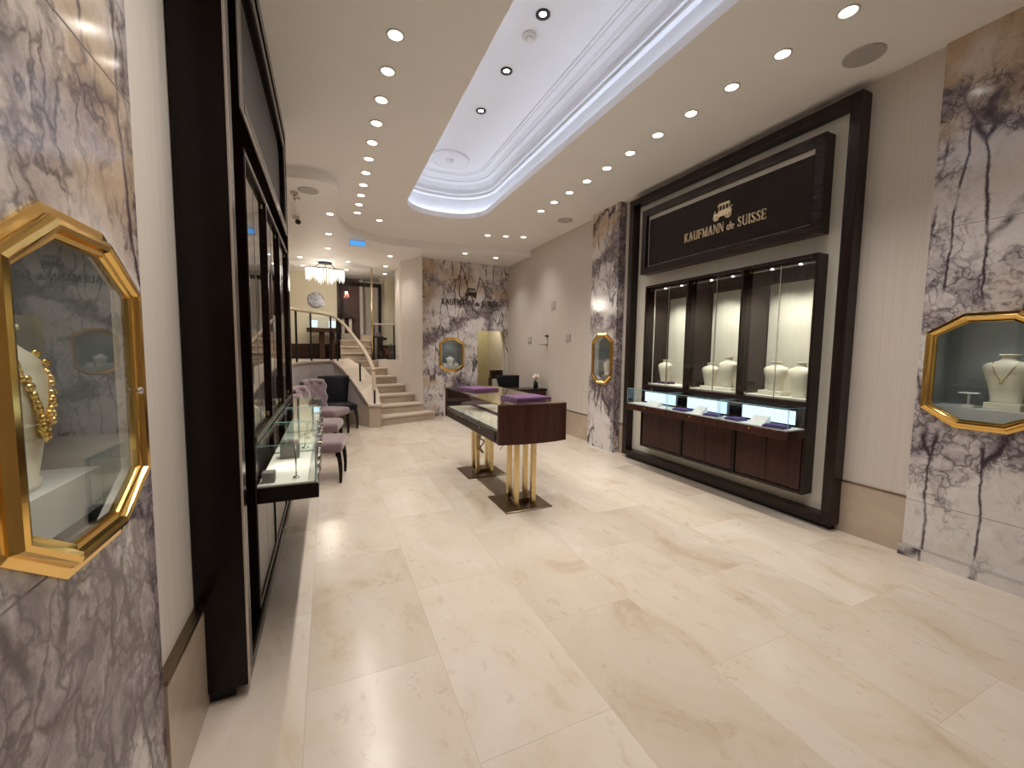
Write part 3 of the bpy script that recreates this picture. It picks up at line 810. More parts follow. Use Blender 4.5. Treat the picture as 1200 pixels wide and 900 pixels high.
        for ya, yb in ((y0, ym-.0015), (ym+.0015, y1)):
            bm = nb(); bx(bm, dd-gr-.004, dd-gr+.004, ya, yb, 1.09, DZ1-.034)
            g = obj('glass_door', bm, 'glass_dark', t)
            e = ya if ya == y0 else yb-.028
            for z in (1.092, DZ1-.034-.030):
                bm = nb(); bx(bm, dd-gr-.008, dd-gr+.008, e, e+.028, z, z+.028, 0, .002); obj('hinge', bm, 'brass', g)
        bm = nb(); bx(bm, dd-gr-.006, dd-gr+.006, ym-.004, ym+.004, 1.09, DZ1-.036); obj('door_edge_strip', bm, 'steel', t)
        # cupboard doors below
        for ya, yb in ((y0+.012, ym-.002), (ym+.002, y1-.012)):
            bm = nb(); bx(bm, dd-.03, dd-.008, ya, yb, DZ0+.035, .755, 0, .002); obj('cupboard_door', bm, wr, t)
        bm = nb()
        yd = y1+.008
        if i < 2: bx(bm, dd-.03, dd-.001, bays[i+1]-.014, bays[i+1]+.014, DZ0+.03, .76); obj('cupboard_stile', bm, w1, t)
        else: bm.free()
        # pull-out tray
        td = fd+.28; T0, T1 = .765, .84
        ta, tb = bays[i]+.003, bays[i+1]-.003
        bm = nb(); bx(bm, dd-.028, td, ta, tb, T0, T1, 0, .003); tr = obj('tray_drawer', bm, wr, t)
        bm = nb(); c = Vector((X(td), ym, (T0+T1)/2+.012)); sgn = -1 if R else 1
        a = [c+Vector((0, math.cos(2*PI*k/12)*.010, math.sin(2*PI*k/12)*.010)) for k in range(12)]
        loft(bm, [a, [p+Vector((sgn*.006, 0, 0)) for p in a]]); obj('drawer_lock', bm, 'gold', tr)
        bm = nb(); bx(bm, dd+.0, td-.02, ta+.012, tb-.012, T1, T1+.008); obj('tray_pad', bm, 'stand' if R else 'cloth', tr)
        # vitrine of glass panes with teal edges
        G0, G1, gt = T1+.001, 1.04, .007
        bm = nb(); bx(bm, dd+.006, td-.008, ta+.006, tb-.006, G1-gt, G1); gv = obj('glass_lid', bm, 'glass', t)
        for q in ((td-.016, td-.016+gt, ta+.006, tb-.006), (dd+.006, td-.017, ta+.006, ta+.006+gt), (dd+.006, td-.017, tb-.006-gt, tb-.006)):
            bm = nb(); bx(bm, *q, G0, G1-gt); obj('glass_pane', bm, 'glass', t)
        e = .0035
        bm = nb(); bx(bm, td-.0095, td-.008, ta+.006, tb-.006, G1-.006, G1+.001)
        for y in (ta+.006, tb-.006-e): bx(bm, dd+.006, td-.008, y, y+e, G1-.001, G1+.001); bx(bm, td-.014, td-.009, y, y+e, G0, G1)
        obj('glass_edge', bm, 'glass_edge', gv)
        if R:
            bm = nb(); bx(bm, dd+.008, dd+.02, ta+.09, tb-.09, G0+.03, G1-.045); obj('led_panel', bm, 'strip_vit', gv)
        else:
            BAYL.append((X(dd+.05), ym, G1-.03, X(dd+.12), ym, .85, 1.6))
    return t
cabinet('right'); cabinet('left')

# busts in the right cabinet bays
BZ = 1.10
def plinth(y0, y1, x0, x1, h, label, z=BZ):
    bm = nb(); add_box(bm, x0, x1, y0, y1, z, z+h, 0, .004)
    return single('display_plinth', bm, 'cloth', label, 'plinth', None, ((x0+x1)/2, (y0+y1)/2, z))
plinth(2.545, 2.78, 4.0, 4.16, .045, 'low cream plinth under left bust in nearest bay of right cabinet')
bust('left of two cream busts in nearest bay of right cabinet', (4.08, 2.65, BZ+.045), A_R, .29, .115, .06)
bust('right of two cream busts in nearest bay of right cabinet', (4.08, 2.41, BZ), A_R, .335, .115, .06)
plinth(3.08, 3.50, 4.0, 4.16, .03, 'low cream plinth under both busts in middle bay of right cabinet')
bust('shorter cream bust in middle bay of right cabinet', (4.08, 3.42, BZ+.03), A_R, .27, .10, .055)
bust('taller cream bust in middle bay of right cabinet', (4.10, 3.20, BZ+.03), A_R, .345, .11, .06)
bm = nb(); add_box(bm, 4.03, 4.15, 4.02, 4.22, BZ, BZ+.03, 0, .004)
single('display_plinth', bm, 'purple', 'purple velvet block under the bust in farthest bay', 'plinth', None, (4.09, 4.12, BZ))
bust('single cream bust in farthest bay of right cabinet', (4.09, 4.13, BZ+.03), A_R, .29, .105, .058)
# jewellery trays in the right vitrines
TZ = .849
def vtray(y, x, w, d, ang, label, pad=True):
    t = thing('jewellery_tray', label, 'tray', (x, y, TZ), 'violet trays in the right vitrines')
    Rm = Matrix.Translation((x, y, TZ)) @ Matrix.Rotation(ang, 4, 'Z')
    bm = nb(); add_box(bm, -d/2, d/2, -w/2, w/2, 0, .018, 0, .003, 1, Rm); obj('tray_base', bm, 'violet', t)
    bm = nb(); add_box(bm, -d/2+.012, d/2-.012, -w/2+.012, w/2-.012, .018, .026, 0, .003, 1, Rm); obj('tray_cushion', bm, 'violet', t)
vtray(2.36, 3.68, .19, .13, .15, 'violet velvet tray at the near end of the nearest right vitrine')
vtray(2.78, 3.70, .16, .13, -.1, 'violet velvet tray at the far end of the nearest right vitrine')
vtray(3.05, 3.70, .16, .12, .2, 'violet velvet tray at the near end of middle right vitrine')
vtray(3.46, 3.70, .18, .13, .1, 'violet velvet tray at the far end of middle right vitrine')
def slant(y, x, w, label, h=.07):
    bm = nb(); add_poly(bm, frame3((x, y-w/2, TZ), (1, 0, 0), (0, 0, 1)), [(-.05, 0), (.06, 0), (.06, h), (.045, h)], -w, 0)
    single('necklace_ramp', bm, 'stand', label, 'stand', 'white ramps in the right vitrines', (x, y, TZ))
slant(2.57, 3.74, .15, 'white sloping stand between violet trays in nearest right vitrine')
slant(3.26, 3.74, .12, 'white sloping stand between violet trays in middle right vitrine')
slant(3.95, 3.72, .22, 'white sloping stand alone in the farthest right vitrine', .05)

# left cabinet contents
def block(label, x0, x1, y0, y1, z0, h, mat='grey_block'):
    bm = nb(); add_box(bm, x0, x1, y0, y1, z0, z0+h, 0, .003)
    single('display_block', bm, mat, label, 'display block', None, ((x0+x1)/2, (y0+y1)/2, z0))
block('grey velvet block at near end of nearest left vitrine', -.335+.03, -.25, 2.25, 2.31, .849, .05)
block('grey velvet block at far end of nearest left vitrine', -.27, -.17, 2.72, 2.80, .849, .10)
block('cream block standing in the farthest left vitrine', -.25, -.10, 4.02, 4.10, .849, .15, 'cloth')
t = thing('ring_stand', 'slim steel pole stand in the nearest left vitrine', 'stand', (-.16, 2.30, .849))
bm = nb(); add_lathe(bm, [(.016, .849), (.016, .855), (.006, .858)], -.16, 2.30, 14); obj('foot', bm, 'steel', t)
bm = nb(); add_tube(bm, [(-.16, 2.30, .856), (-.16, 2.30, 1.02)], .004, 8); obj('pole', bm, 'steel', t)
for i, (y, n_) in enumerate(((2.98, 'near'), (3.30, 'far'))):
    t = thing('earring_stand', f'small steel earring stand at {n_} end of middle left vitrine', 'stand', (-.15, y, .849))
    bm = nb(); add_lathe(bm, [(.022, .849), (.022, .857), (.004, .86)], -.15, y, 14); obj('foot', bm, 'steel', t)
    bm = nb(); add_tube(bm, [(-.15, y, .858), (-.15, y, .95), (-.13, y, .97), (-.10, y, .955)], .004, 8); obj('arm', bm, 'steel', t)
bays = [DY0+(DY1-DY0)*i/3 for i in range(4)]
for i, n_ in enumerate(('nearest', 'middle', 'farthest')):
    y = (bays[i]+bays[i+1])/2
    bust(f'dark velvet bust in the {n_} bay of left cabinet', (-.44, y+.02, 1.10), A_L, .13, .12, .045, 'grey_block')
    necklace(f'gold necklace on dark bust in the {n_} bay of left cabinet', (-.44, y+.02, 1.10), A_L, .13, .12, .045, .009, .8, .016, 'jewel', True)
# steel hinges on the outer corner of the left vitrines
for i, y in enumerate((bays[1], bays[2])):
    bm = nb()
    for z in (.88, .93, .98, 1.02): add_box(bm, -.075, -.052, y-.014, y+.014, z, z+.022, 0, .003)
    single('glass_clamp', bm, 'steel', f'row of steel clamps joining {("the near and middle", "the middle and far")[i]} left vitrines', 'clamp', 'clamps on the left vitrines', (-.063, y, .88))

# ------------------------------------------------------------------ central showcase
SX0, SX1, SY0, SY1, SZ0, SZ1 = 1.36, 2.05, 3.30, 5.12, .67, 1.035
t = thing('counter_showcase', 'walnut and glass counter on brass legs in middle of floor', 'showcase', (1.7, 4.2, 0))
def bow(y, amp, sgn, n=10):
    xs = [SX0+(SX1-SX0)*i/n for i in range(n+1)]
    return [(x, y+sgn*amp*(1-((x-1.705)/.345)**2)) for x in xs]
for y, sg_ in ((SY0, -1), (SY1, 1)):
    bm = nb(); front = bow(y, .045, sg_); back = [(SX1, y-sg_*.035), (SX0, y-sg_*.035)]
    pl = front+back
    add_poly(bm, frame3((0, 0, SZ0), (1, 0, 0), (0, 1, 0)), pl, 0, SZ1-SZ0-.012); obj('end_panel', bm, 'wood_redx', t)
bm = nb(); add_box(bm, SX0+.004, SX1-.004, SY0+.035, SY1-.035, SZ0, SZ0+.115, 0, .003); cb = obj('base_case', bm, 'wood_h', t)
for yy in (SY0+.5, SY0+1.32):
    bm = nb(); add_box(bm, SX0-.002, SX0+.006, yy-.40, yy+.40, SZ0+.02, SZ0+.095, 0, .002); dr = obj('drawer_front', bm, 'wood_h', t)
    bm = nb(); add_ball(bm, (SX0-.004, yy, SZ0+.07), .008); obj('drawer_lock', bm, 'steel', dr)
    bm = nb(); add_box(bm, SX1-.006, SX1+.002, yy-.40, yy+.40, SZ0+.02, SZ0+.095, 0, .002); obj('drawer_front', bm, 'wood_h', t)
zb = SZ0+.115
for xa, xb in ((SX0+.03, 1.675), (1.735, SX1-.03)):
    for ya, yb in ((SY0+.05, 4.20), (4.225, SY1-.05)):
        bm = nb(); add_box(bm, xa, xb, ya, yb, zb, zb+.012, 0, .004); obj('display_pad', bm, 'cloth', t)
bm = nb(); add_box(bm, 1.685, 1.725, SY0+.04, SY1-.04, zb, zb+.03, 0, .003); obj('centre_rail', bm, 'wood_h', t)
for xa in (SX0+.006, SX1-.014):
    for ya, yb in ((SY0+.036, SY0+1.02), (SY0+1.023, SY1-.036)):
        bm = nb(); add_box(bm, xa, xa+.008, ya, yb, zb+.001, SZ1-.013); obj('side_glass', bm, 'glass_dark', t)
bm = nb(); pl = bow(SY0, .05, -1)+bow(SY1, .05, 1)[::-1]
add_poly(bm, frame3((0, 0, SZ1-.012), (1, 0, 0), (0, 1, 0)), pl, 0, .014)
b_ = NB('bronze_tinted_glass'); tr_ = b_.n('ShaderNodeBsdfTransparent', {0: (.93, .90, .85, 1)}); gl_ = b_.n('ShaderNodeBsdfGlossy', {0: (1, .96, .9, 1), 'Roughness': .02})
lw_ = b_.n('ShaderNodeLayerWeight', {0: .5}); pw_ = b_.n('ShaderNodeMath', {0: (lw_, 1), 1: 4.}, operation='POWER'); fz = b_.n('ShaderNodeMath', {0: pw_, 1: .9, 2: .09}, operation='MULTIPLY_ADD'); mx_ = b_.n('ShaderNodeMixShader', {0: fz, 1: tr_, 2: gl_}); b_.t.links.new(mx_.outputs[0], b_.out.inputs[0]); M['tint'] = b_.m
obj('glass_top', bm, 'tint', t)
for cx, cy in ((1.715, 3.61), (1.715, 4.73)):
    bm = nb(); add_box(bm, cx-.245, cx+.245, cy-.24, cy+.24, 0, .014, 0, .003); pl_ = obj('base_plate', bm, 'bronze', t)
    bm = nb(); add_box(bm, cx-.09, cx+.09, cy-.05, cy+.05, .014, .05, 0, .004); obj('socket_box', bm, 'bronze', pl_)
    for dx in (-.12, .06):
        for dy in (-.12, .12):
            bm = nb(); ox = .03 if dy > 0 else 0
            add_box(bm, cx+dx-.022+ox+.03, cx+dx+.022+ox+.03, cy+dy-.022, cy+dy+.022, .014, SZ0, 0, .003); obj('leg', bm, 'brass', t)
bm = nb(); add_tube(bm, spline([(1.62, 4.55, .67), (1.60, 4.5, .50), (1.66, 4.48, .44), (1.60, 4.47, .36), (1.66, 4.5, .30), (1.62, 4.55, .40), (1.66, 4.56, .55), (1.64, 4.58, .66)], 5), .008, 6); obj('power_cable', bm, 'copper', t)
bm = nb(); add_tube(bm, spline([(1.62, 3.75, .67), (1.62, 3.76, .58), (1.59, 3.78, .53), (1.57, 3.78, .50)], 5), .003, 6); obj('lamp_cable', bm, 'black', t)
def ptray(cx, cy, w, d, ang, label):
    z = SZ1+.002
    t = thing('velvet_tray', label, 'tray', (cx, cy, z), 'purple trays on the counter')
    Rm = Matrix.Translation((cx, cy, z)) @ Matrix.Rotation(ang, 4, 'Z')
    bm = nb(); add_box(bm, -w/2, w/2, -d/2, d/2, 0, .026, 0, .004, 1, Rm); obj('tray_rim', bm, 'purple', t)
    bm = nb(); add_box(bm, -w/2+.02, w/2-.02, -d/2+.02, d/2-.02, .026, .030, 0, .002, 1, Rm); obj('tray_pad', bm, 'purple_pad', t)
ptray(1.775, 3.62, .40, .32, .12, 'purple velvet tray at near end of counter top')
ptray(1.64, 4.66, .34, .40, .25, 'purple velvet tray at far end of counter top')

# ------------------------------------------------------------------ chairs
def tapered_leg(bm, p0, p1, r0, r1, bend=(0, 0)):
    rings = []
    for i in range(7):
        t = i/6; s = math.sin(PI*t)
        c = Vector(p0).lerp(Vector(p1), t)+Vector((bend[0]*s, bend[1]*s, 0)); r = r0+(r1-r0)*t
        rings.append([c+Vector((a*r, b*r, 0)) for a, b in ((-1, -1), (1, -1), (1, 1), (-1, 1))])
    loft(bm, rings, True, True, True, 0, False)
def soft_box(bm, x0, x1, y0, y1, z0, z1, r=.04, crown=0.):
    t = bmesh.new(); add_box(t, x0, x1, y0, y1, z0, z1, 0, r, 4)
    if crown:
        bmesh.ops.subdivide_edges(t, edges=[e for e in t.edges if e.calc_length() > .1], cuts=5, use_grid_fill=True)
        for v in t.verts:
            if v.co.z > z1-.012:
                a = (v.co.x-(x0+x1)/2)/((x1-x0)/2); b = (v.co.y-(y0+y1)/2)/((y1-y0)/2)
                v.co.z += crown*(1-a*a)*(1-b*b)
    for f in t.faces: f.smooth = True
    join(bm, t)
def mauve_chair(label, loc, rot, group):
    t = thing('upholstered_chair', label, 'chair', (0, 0, 0), group)
    bm = nb(); soft_box(bm, -.27, .27, -.27, .25, .345, .475, .045, .025); obj('seat', bm, 'mauve', t)
    # curved tufted back
    bm = nb(); nx, nz = 16, 12
    def pt(i, j, back):
        a = -1+2*i/nx; z = .44+.50*j/nz
        y = .25-.10*a*a*.8+(.07 if back else 0)+.05*(j/nz)**1.4
        if not back:
            y += .018*math.cos(a*PI*3)*math.cos((j/nz)*PI*5)
        if j == nz: z -= .02*a*a
        return Vector((a*.285*(1+.10*j/nz), y, z))
    F = [[bm.verts.new(pt(i, j, False)) for i in range(nx+1)] for j in range(nz+1)]
    K = [[bm.verts.new(pt(i, j, True)) for i in range(nx+1)] for j in range(nz+1)]
    for j in range(nz):
        for i in range(nx):
            for f in ((F[j][i], F[j][i+1], F[j+1][i+1], F[j+1][i]), (K[j][i+1], K[j][i], K[j+1][i], K[j+1][i+1])): bm.faces.new(f).smooth = True
    for i in range(nx):
        bm.faces.new((F[nz][i], F[nz][i+1], K[nz][i+1], K[nz][i])); bm.faces.new((F[0][i+1], F[0][i], K[0][i], K[0][i+1]))
    for j in range(nz):
        bm.faces.new((F[j][0], F[j+1][0], K[j+1][0], K[j][0])); bm.faces.new((F[j+1][nx], F[j][nx], K[j][nx], K[j+1][nx]))
    bk = obj('backrest', bm, 'mauve', t)
    # rolled top and wooden side edges
    bm = nb(); add_tube(bm, [pt(i, nz, False)+Vector((0, .036, -.005)) for i in range(nx+1)], .045, 12); obj('rolled_top', bm, 'mauve', bk)
    bm = nb()
    for i in (0, nx):
        if i: bm = nb()
        add_tube(bm, [pt(i, j, False)+Vector((0, .04, 0)) for j in range(nz+1)], .022, 8); obj('side_trim', bm, 'wood_black', bk)
    for x in (-.22, .22):
        bm = nb(); tapered_leg(bm, (x, -.22, .36), (x*1.05, -.24, 0), .026, .014, (0, -.012)); obj('leg', bm, 'wood_black', t)
        bm = nb(); tapered_leg(bm, (x, .22, .36), (x*1.05, .32, 0), .024, .014, (0, .01)); obj('leg', bm, 'wood_black', t)
    t.location = loc; t.rotation_euler = (0, 0, rot)
    return t
g = 'mauve chairs by the left wall'
ch = mauve_chair('mauve velvet chair nearest the left cabinet, seat towards the aisle', (-.105, 5.17, 0), math.radians(82), g)
dup(ch, (-.115, 6.42, 0), math.radians(80), 'mauve velvet chair in middle of the row behind left cabinet', g)
dup(ch, (-.02, 7.76, 0), math.radians(60), 'mauve tufted chair with button back next to the black chair', g)

def black_chair(name, label, loc, rot, cat='chair', arms=False):
    t = thing(name, label, cat, (0, 0, 0))
    bm = nb(); soft_box(bm, -.26, .26, -.27, .24, .36, .475, .04, .015); obj('seat', bm, 'black_leather', t)
    bm = nb(); rings = []
    for j in range(11):
        s = j/10; z = .43+.55*s; hw = .215+.075*s**1.5; y = .23+.14*s**1.3
        th = .055-.015*s
        rings.append([Vector((-hw, y-.035*s, z)), Vector((-hw*.55, y+.012, z)), Vector((0, y+.018, z)), Vector((hw*.55, y+.012, z)), Vector((hw, y-.035*s, z)),
                      Vector((hw+.012, y-.03*s+th*.5, z)), Vector((hw, y+th-.02*s, z)), Vector((hw*.5, y+th+.015, z)), Vector((-hw*.5, y+th+.015, z)), Vector((-hw, y+th-.02*s, z)), Vector((-hw-.012, y-.03*s+th*.5, z))])
    loft(bm, rings); obj('backrest', bm, 'black_leather', t)
    for x in (-.22, .22):
        bm = nb(); tapered_leg(bm, (x, -.23, .37), (x*1.1, -.26, 0), .028, .013, (x*.06, -.02)); obj('leg', bm, 'black', t)
        bm = nb(); tapered_leg(bm, (x, .20, .37), (x*1.1, .30, 0), .026, .013, (0, .015)); obj('leg', bm, 'black', t)
    if arms:
        for x in (-.27, .27):
            bm = nb(); add_tube(bm, spline([(x, -.2, .47), (x*1.06, -.2, .62), (x*1.06, -.1, .66), (x*1.04, .24, .68)], 5), .026, 8); obj('armrest', bm, 'black_leather', t)
    t.location = loc; t.rotation_euler = (0, 0, rot)
    return t
black_chair('leather_chair', 'black leather chair with flared back at foot of the stairs', (.18, 8.44, 0), math.radians(14))

# ------------------------------------------------------------------ desk corner at the end wall
t = thing('sales_desk', 'low walnut desk against the far right wall behind the counter', 'desk', (3.58, 7.3, 0))
bm = nb(); add_box(bm, 3.20, 3.96, 7.10, 7.50, .735, .775, 0, .004); obj('desk_top', bm, 'wood_h', t)
for x in (3.23, 3.91):
    bm = nb(); add_box(bm, x, x+.03, 7.13, 7.48, 0, .735); obj('side_panel', bm, 'wood_red', t)
bm = nb(); add_box(bm, 3.26, 3.91, 7.13, 7.15, .10, .735); obj('front_panel', bm, 'wood_red', t)
black_chair('armchair', 'black leather armchair behind the far desk', (3.63, 7.86, 0), math.radians(8), 'chair', True)
t = thing('pay_terminal_box', 'brown two tier cabinet standing by the doorway behind counter', 'cabinet', (3.62, 8.95, 0))
bm = nb(); add_box(bm, 3.45, 3.75, 8.84, 9.06, 0, .88, 0, .004); obj('lower_case', bm, 'wood_red', t)
bm = nb(); add_box(bm, 3.47, 3.74, 8.86, 9.04, .88, 1.06, 0, .004); obj('upper_case', bm, 'wood', t)
bm = nb(); add_box(bm, 3.46, 3.74, 8.835, 8.84, .66, .86, 0, .002); obj('drawer_front', bm, 'greywall', t)
t = thing('flower_vase', 'small dark vase with white flowers on far desk', 'vase', (3.80, 7.30, .775))
bm = nb(); add_lathe(bm, [(.03, .775), (.045, .785), (.05, .82), (.042, .86), (.046, .87)], 3.80, 7.30, 16); obj('vase', bm, 'black', t)
bm = nb()
for k in range(16):
    a = k*2.4; r = .03+.05*random.random(); z = .86+.08*random.random()
    p = Vector((3.80, 7.30, .84)); q = Vector((3.80+r*math.cos(a), 7.30+r*math.sin(a), z))
    w = Vector((-math.sin(a), math.cos(a), 0))*.018; m_ = (p+q)/2+Vector((0, 0, .02))
    bm.faces.new([bm.verts.new(v) for v in (p, m_-w, q, m_+w)])
obj('leaves', bm, 'leaf', t)
for k in range(11):
    bm = nb(); a = k*2.4; r = .055*math.sqrt((k+.5)/11); add_ball(bm, (3.80+r*math.cos(a), 7.30+r*math.sin(a), .97+.07*random.random()), .024, (1, 1, 1.3), 8, 6); obj('blossom', bm, 'petal', t)
bm = nb()
for k in range(6):
    a = k*1.05; add_tube(bm, [(3.80, 7.30, .84), (3.80+.03*math.cos(a), 7.30+.03*math.sin(a), .96)], .003, 5)
obj('stems', bm, 'leaf', t)
# fixtures on the far right wall
for y, z, n_ in ((6.99, 2.41, 'upper'), (7.99, 1.76, 'far lower'), (6.43, 1.76, 'near lower')):
    bm = nb(); add_box(bm, XR-.018, XR, y-.075, y+.075, z-.065, z+.065, 0, .005)
    single('wall_plate', bm, 'grille', f'{n_} of three small blank grey plates on far right wall', 'wall plate', 'plates on the far right wall', (XR, y, z))
t = thing('wall_bracket', 'small dark bracket with two arms on far right wall', 'bracket', (XR, 7.23, 1.70))
bm = nb(); add_box(bm, XR-.03, XR, 7.17, 7.27, 1.80, 1.835, 0, .003); obj('upper_block', bm, 'black', t)
bm = nb(); add_box(bm, XR-.015, XR, 7.20, 7.25, 1.55, 1.80, 0, .002); obj('back_plate', bm, 'plastic', t)
bm = nb(); add_tube(bm, [(XR-.01, 7.22, 1.66), (XR-.05, 7.22, 1.64), (XR-.06, 7.45, 1.655)], .008, 6); add_tube(bm, [(XR-.05, 7.22, 1.64), (XR-.05, 7.12, 1.635)], .012, 6); obj('arm', bm, 'bronze', t)
# end wall lettering
t = thing('wall_logo', 'antique gold lettering and coach emblem on the marble end wall', 'sign', (3.05, YB, 2.54))
fr = frame3((0, YB-.001, 0), (1, 0, 0), (0, 0, 1))
lettering('KAUFMANN de SUISSE', fr, 2.36, 2.55, .125, 1.39, .025, 'letter', 'letter_dark', t)
carriage(fr, 3.05, 2.73, .30, t, 'letter_dark')

# ------------------------------------------------------------------ stairs and mezzanine
RS = .177; ZM = 7*RS
SL = [(.92, 8.35), (.93, 8.70), (.89, 9.05), (.83, 9.45), (.74, 9.85), (.60, 10.25), (.45, 10.65)]
SR = [(2.08, 8.79), (1.90, 9.02), (1.76, 9.32), (1.62, 9.70), (1.47, 10.10), (1.32, 10.50), (1.15, 10.90)]
t = thing('staircase', 'beige stone staircase climbing to the mezzanine at far left', 'staircase', (1.3, 8.6, 0))
for k in range(7):
    bm = nb(); a, b = Vector((*SL[k], 0)), Vector((*SR[k], 0)); z = RS*(k+1)
    dv = (b-a).normalized(); nv = Vector((-dv.y, dv.x, 0))
    # tread with nosing over a riser
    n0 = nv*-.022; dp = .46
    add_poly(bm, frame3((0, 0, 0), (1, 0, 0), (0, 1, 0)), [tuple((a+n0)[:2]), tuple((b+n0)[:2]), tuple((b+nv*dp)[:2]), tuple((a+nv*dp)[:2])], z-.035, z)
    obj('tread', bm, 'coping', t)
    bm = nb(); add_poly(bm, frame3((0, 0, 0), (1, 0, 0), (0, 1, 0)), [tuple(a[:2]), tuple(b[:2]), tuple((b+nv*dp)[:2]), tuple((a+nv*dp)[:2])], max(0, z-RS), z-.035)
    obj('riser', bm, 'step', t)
# landing
bm = nb(); add_poly(bm, frame3((0, 0, 0), (1, 0, 0), (0, 1, 0)), [(.45, 10.66), (1.15, 10.91), (1.8, 10.91), (1.8, 13), (-2.9, 13), (-2.9, 7.2), (-.6, 7.2), (-.56, 8.0), (-.42, 8.95), (-.1, 9.4), (.12, 9.42), (.3, 9.7)], ZM-.08, ZM)
struct('floor_mezzanine', bm, 'coping', 'pale stone mezzanine floor')
# wedge shaped stair wall from newel to coping corner + curved niche wall
cw = [(-.52, 6.3), (-.53, 6.9), (-.53, 7.6), (-.48, 8.3), (-.34, 8.88), (-.10, 9.22), (.10, 9.27)]
cws = [(p.x, p.y) for p in spline([(x, y, 0) for x, y in cw], 4)]
bm = nb(); ZW = 1.235
inn = cws; out = [(x-.10 if y < 9 else x-.04, y+.10) for x, y in cws]
loft(bm, [[Vector((*p, 0)) for p in inn], [Vector((*p, ZW)) for p in inn], [Vector((*p, ZW)) for p in out], [Vector((*p, 0)) for p in out]], False, False, False, 0, False)
struct('wall_niche', bm, 'greywall', 'curved lilac grey wall below mezzanine')
bm = nb(); i2 = [(x+.02, y-.03) for x, y in cws]
loft(bm, [[Vector((*p, ZW)) for p in i2], [Vector((*p, ZW+.035)) for p in i2], [Vector((*p, ZW+.035)) for p in out], [Vector((*p, ZW)) for p in out], [Vector((*p, ZW)) for p in i2]], False, False, False, 0, False)
struct('trim_5', bm, 'coping', 'pale stone coping of curved wall')
bm = nb(); i3 = [(x+.014, y-.014) for x, y in cws]
loft(bm, [[Vector((*p, 0)) for p in i3], [Vector((*p, .43)) for p in i3], [Vector((*p, .43)) for p in cws]], False, False, False, 0, False)
struct('baseboard_niche', bm, 'skirt', 'beige stone skirting of curved wall')
# stringer: left face from newel to corner, right edge along the steps
LS = [(.72, 8.28, .41), (.60, 8.50, .62), (.45, 8.75, .86), (.28, 9.02, 1.08), (.10, 9.27, 1.25)]
RS_ = [(.92, 8.36, .41), (.93, 8.72, .60), (.88, 9.15, .82), (.74, 9.85, 1.06), (.46, 10.66, 1.25)]
bm = nb()
loft(bm, [[Vector((x, y, 0)) for x, y, z in LS], [Vector((x, y, z)) for x, y, z in LS], [Vector((x, y, z)) for x, y, z in RS_], [Vector((x, y, 0)) for x, y, z in RS_]], False, False, False, 0, False)
for P in (LS, RS_): pass
bm.faces.new([bm.verts.new(p) for p in ((*LS[0][:2], 0), (*RS_[0][:2], 0), RS_[0], LS[0])])
st = obj('stringer_wall', bm, 'greywall', t)
bm = nb(); up = lambda P, d: [Vector((x, y, z+d)) for x, y, z in P]
LS2 = [(x-.025, y-.02, z) for x, y, z in LS]
loft(bm, [up(LS2, -.012), up(LS2, .035), up(RS_, .035), up(RS_, -.012), up(LS2, -.012)], False, False, False, 0, False)
obj('stringer_coping', bm, 'coping', t)
bm = nb(); l3 = [(x-.012, y-.012, z) for x, y, z in LS[:5]]
loft(bm, [[Vector((x, y, 0)) for x, y, z in l3], [Vector((x, y, min(.43, z+.005))) for x, y, z in l3]], False, False, False, 0, False)
obj('stringer_skirting', bm, 'skirt', t)
bm = nb(); add_poly(bm, frame3((0, 0, 0), (1, 0, 0), (0, 1, 0)), [(.70, 8.24), (.90, 8.19), (.95, 8.38), (.76, 8.44)], 0, .41)
nw = obj('newel_block', bm, 'skirt', t)
bm = nb(); add_poly(bm, frame3((0, 0, 0), (1, 0, 0), (0, 1, 0)), [(.68, 8.225), (.915, 8.165), (.97, 8.39), (.75, 8.46)], .41, .45); obj('newel_cap', bm, 'coping', nw)
# railing
t = thing('stair_railing', 'curved cream handrail on thin black posts above the stair wall', 'railing', (.1, 9.2, ZM))
hr = spline([(-.57, 7.0, 2.10), (-.54, 7.6, 2.14), (-.47, 8.35, 2.18), (-.26, 9.0, 2.205), (.0, 9.24, 2.185), (.17, 9.26, 2.13), (.33, 9.1, 1.975), (.50, 8.9, 1.73), (.65, 8.67, 1.49), (.77, 8.42, 1.20), (.80, 8.36, .98), (.81, 8.34, .70)], 5)
bm = nb(); rings = []
for i, p in enumerate(hr):
    d = (hr[min(i+1, len(hr)-1)]-hr[max(i-1, 0)]).normalized()
    s = d.cross(Vector((0, 0, 1)));  s = s.normalized() if s.length > .05 else Vector((.94, .34, 0))
    if i > len(hr)-9: s = Vector((.94, .34, 0))
    u = s.cross(d).normalized()
    rings.append([p+s*a+u*b for a, b in ((-.033, -.012), (.033, -.012), (.04, .006), (.033, .022), (-.033, .022), (-.04, .006))])
loft(bm, rings, True, True, True, 0, False); obj('handrail', bm, 'rail', t)
for (x, y, z0, z1) in ((-.50, 8.1, 1.265, 2.16), (-.30, 8.98, 1.265, 2.2), (.06, 9.255, 1.265, 2.17), (.18, 9.25, 1.27, 2.12), (.58, 8.76, .87, 1.22), (.81, 8.34, .45, .72)):
    bm = nb(); add_box(bm, x-.017, x+.017, y-.017, y+.017, z0-.01, z1, 0, .003); obj('post', bm, 'black', t)
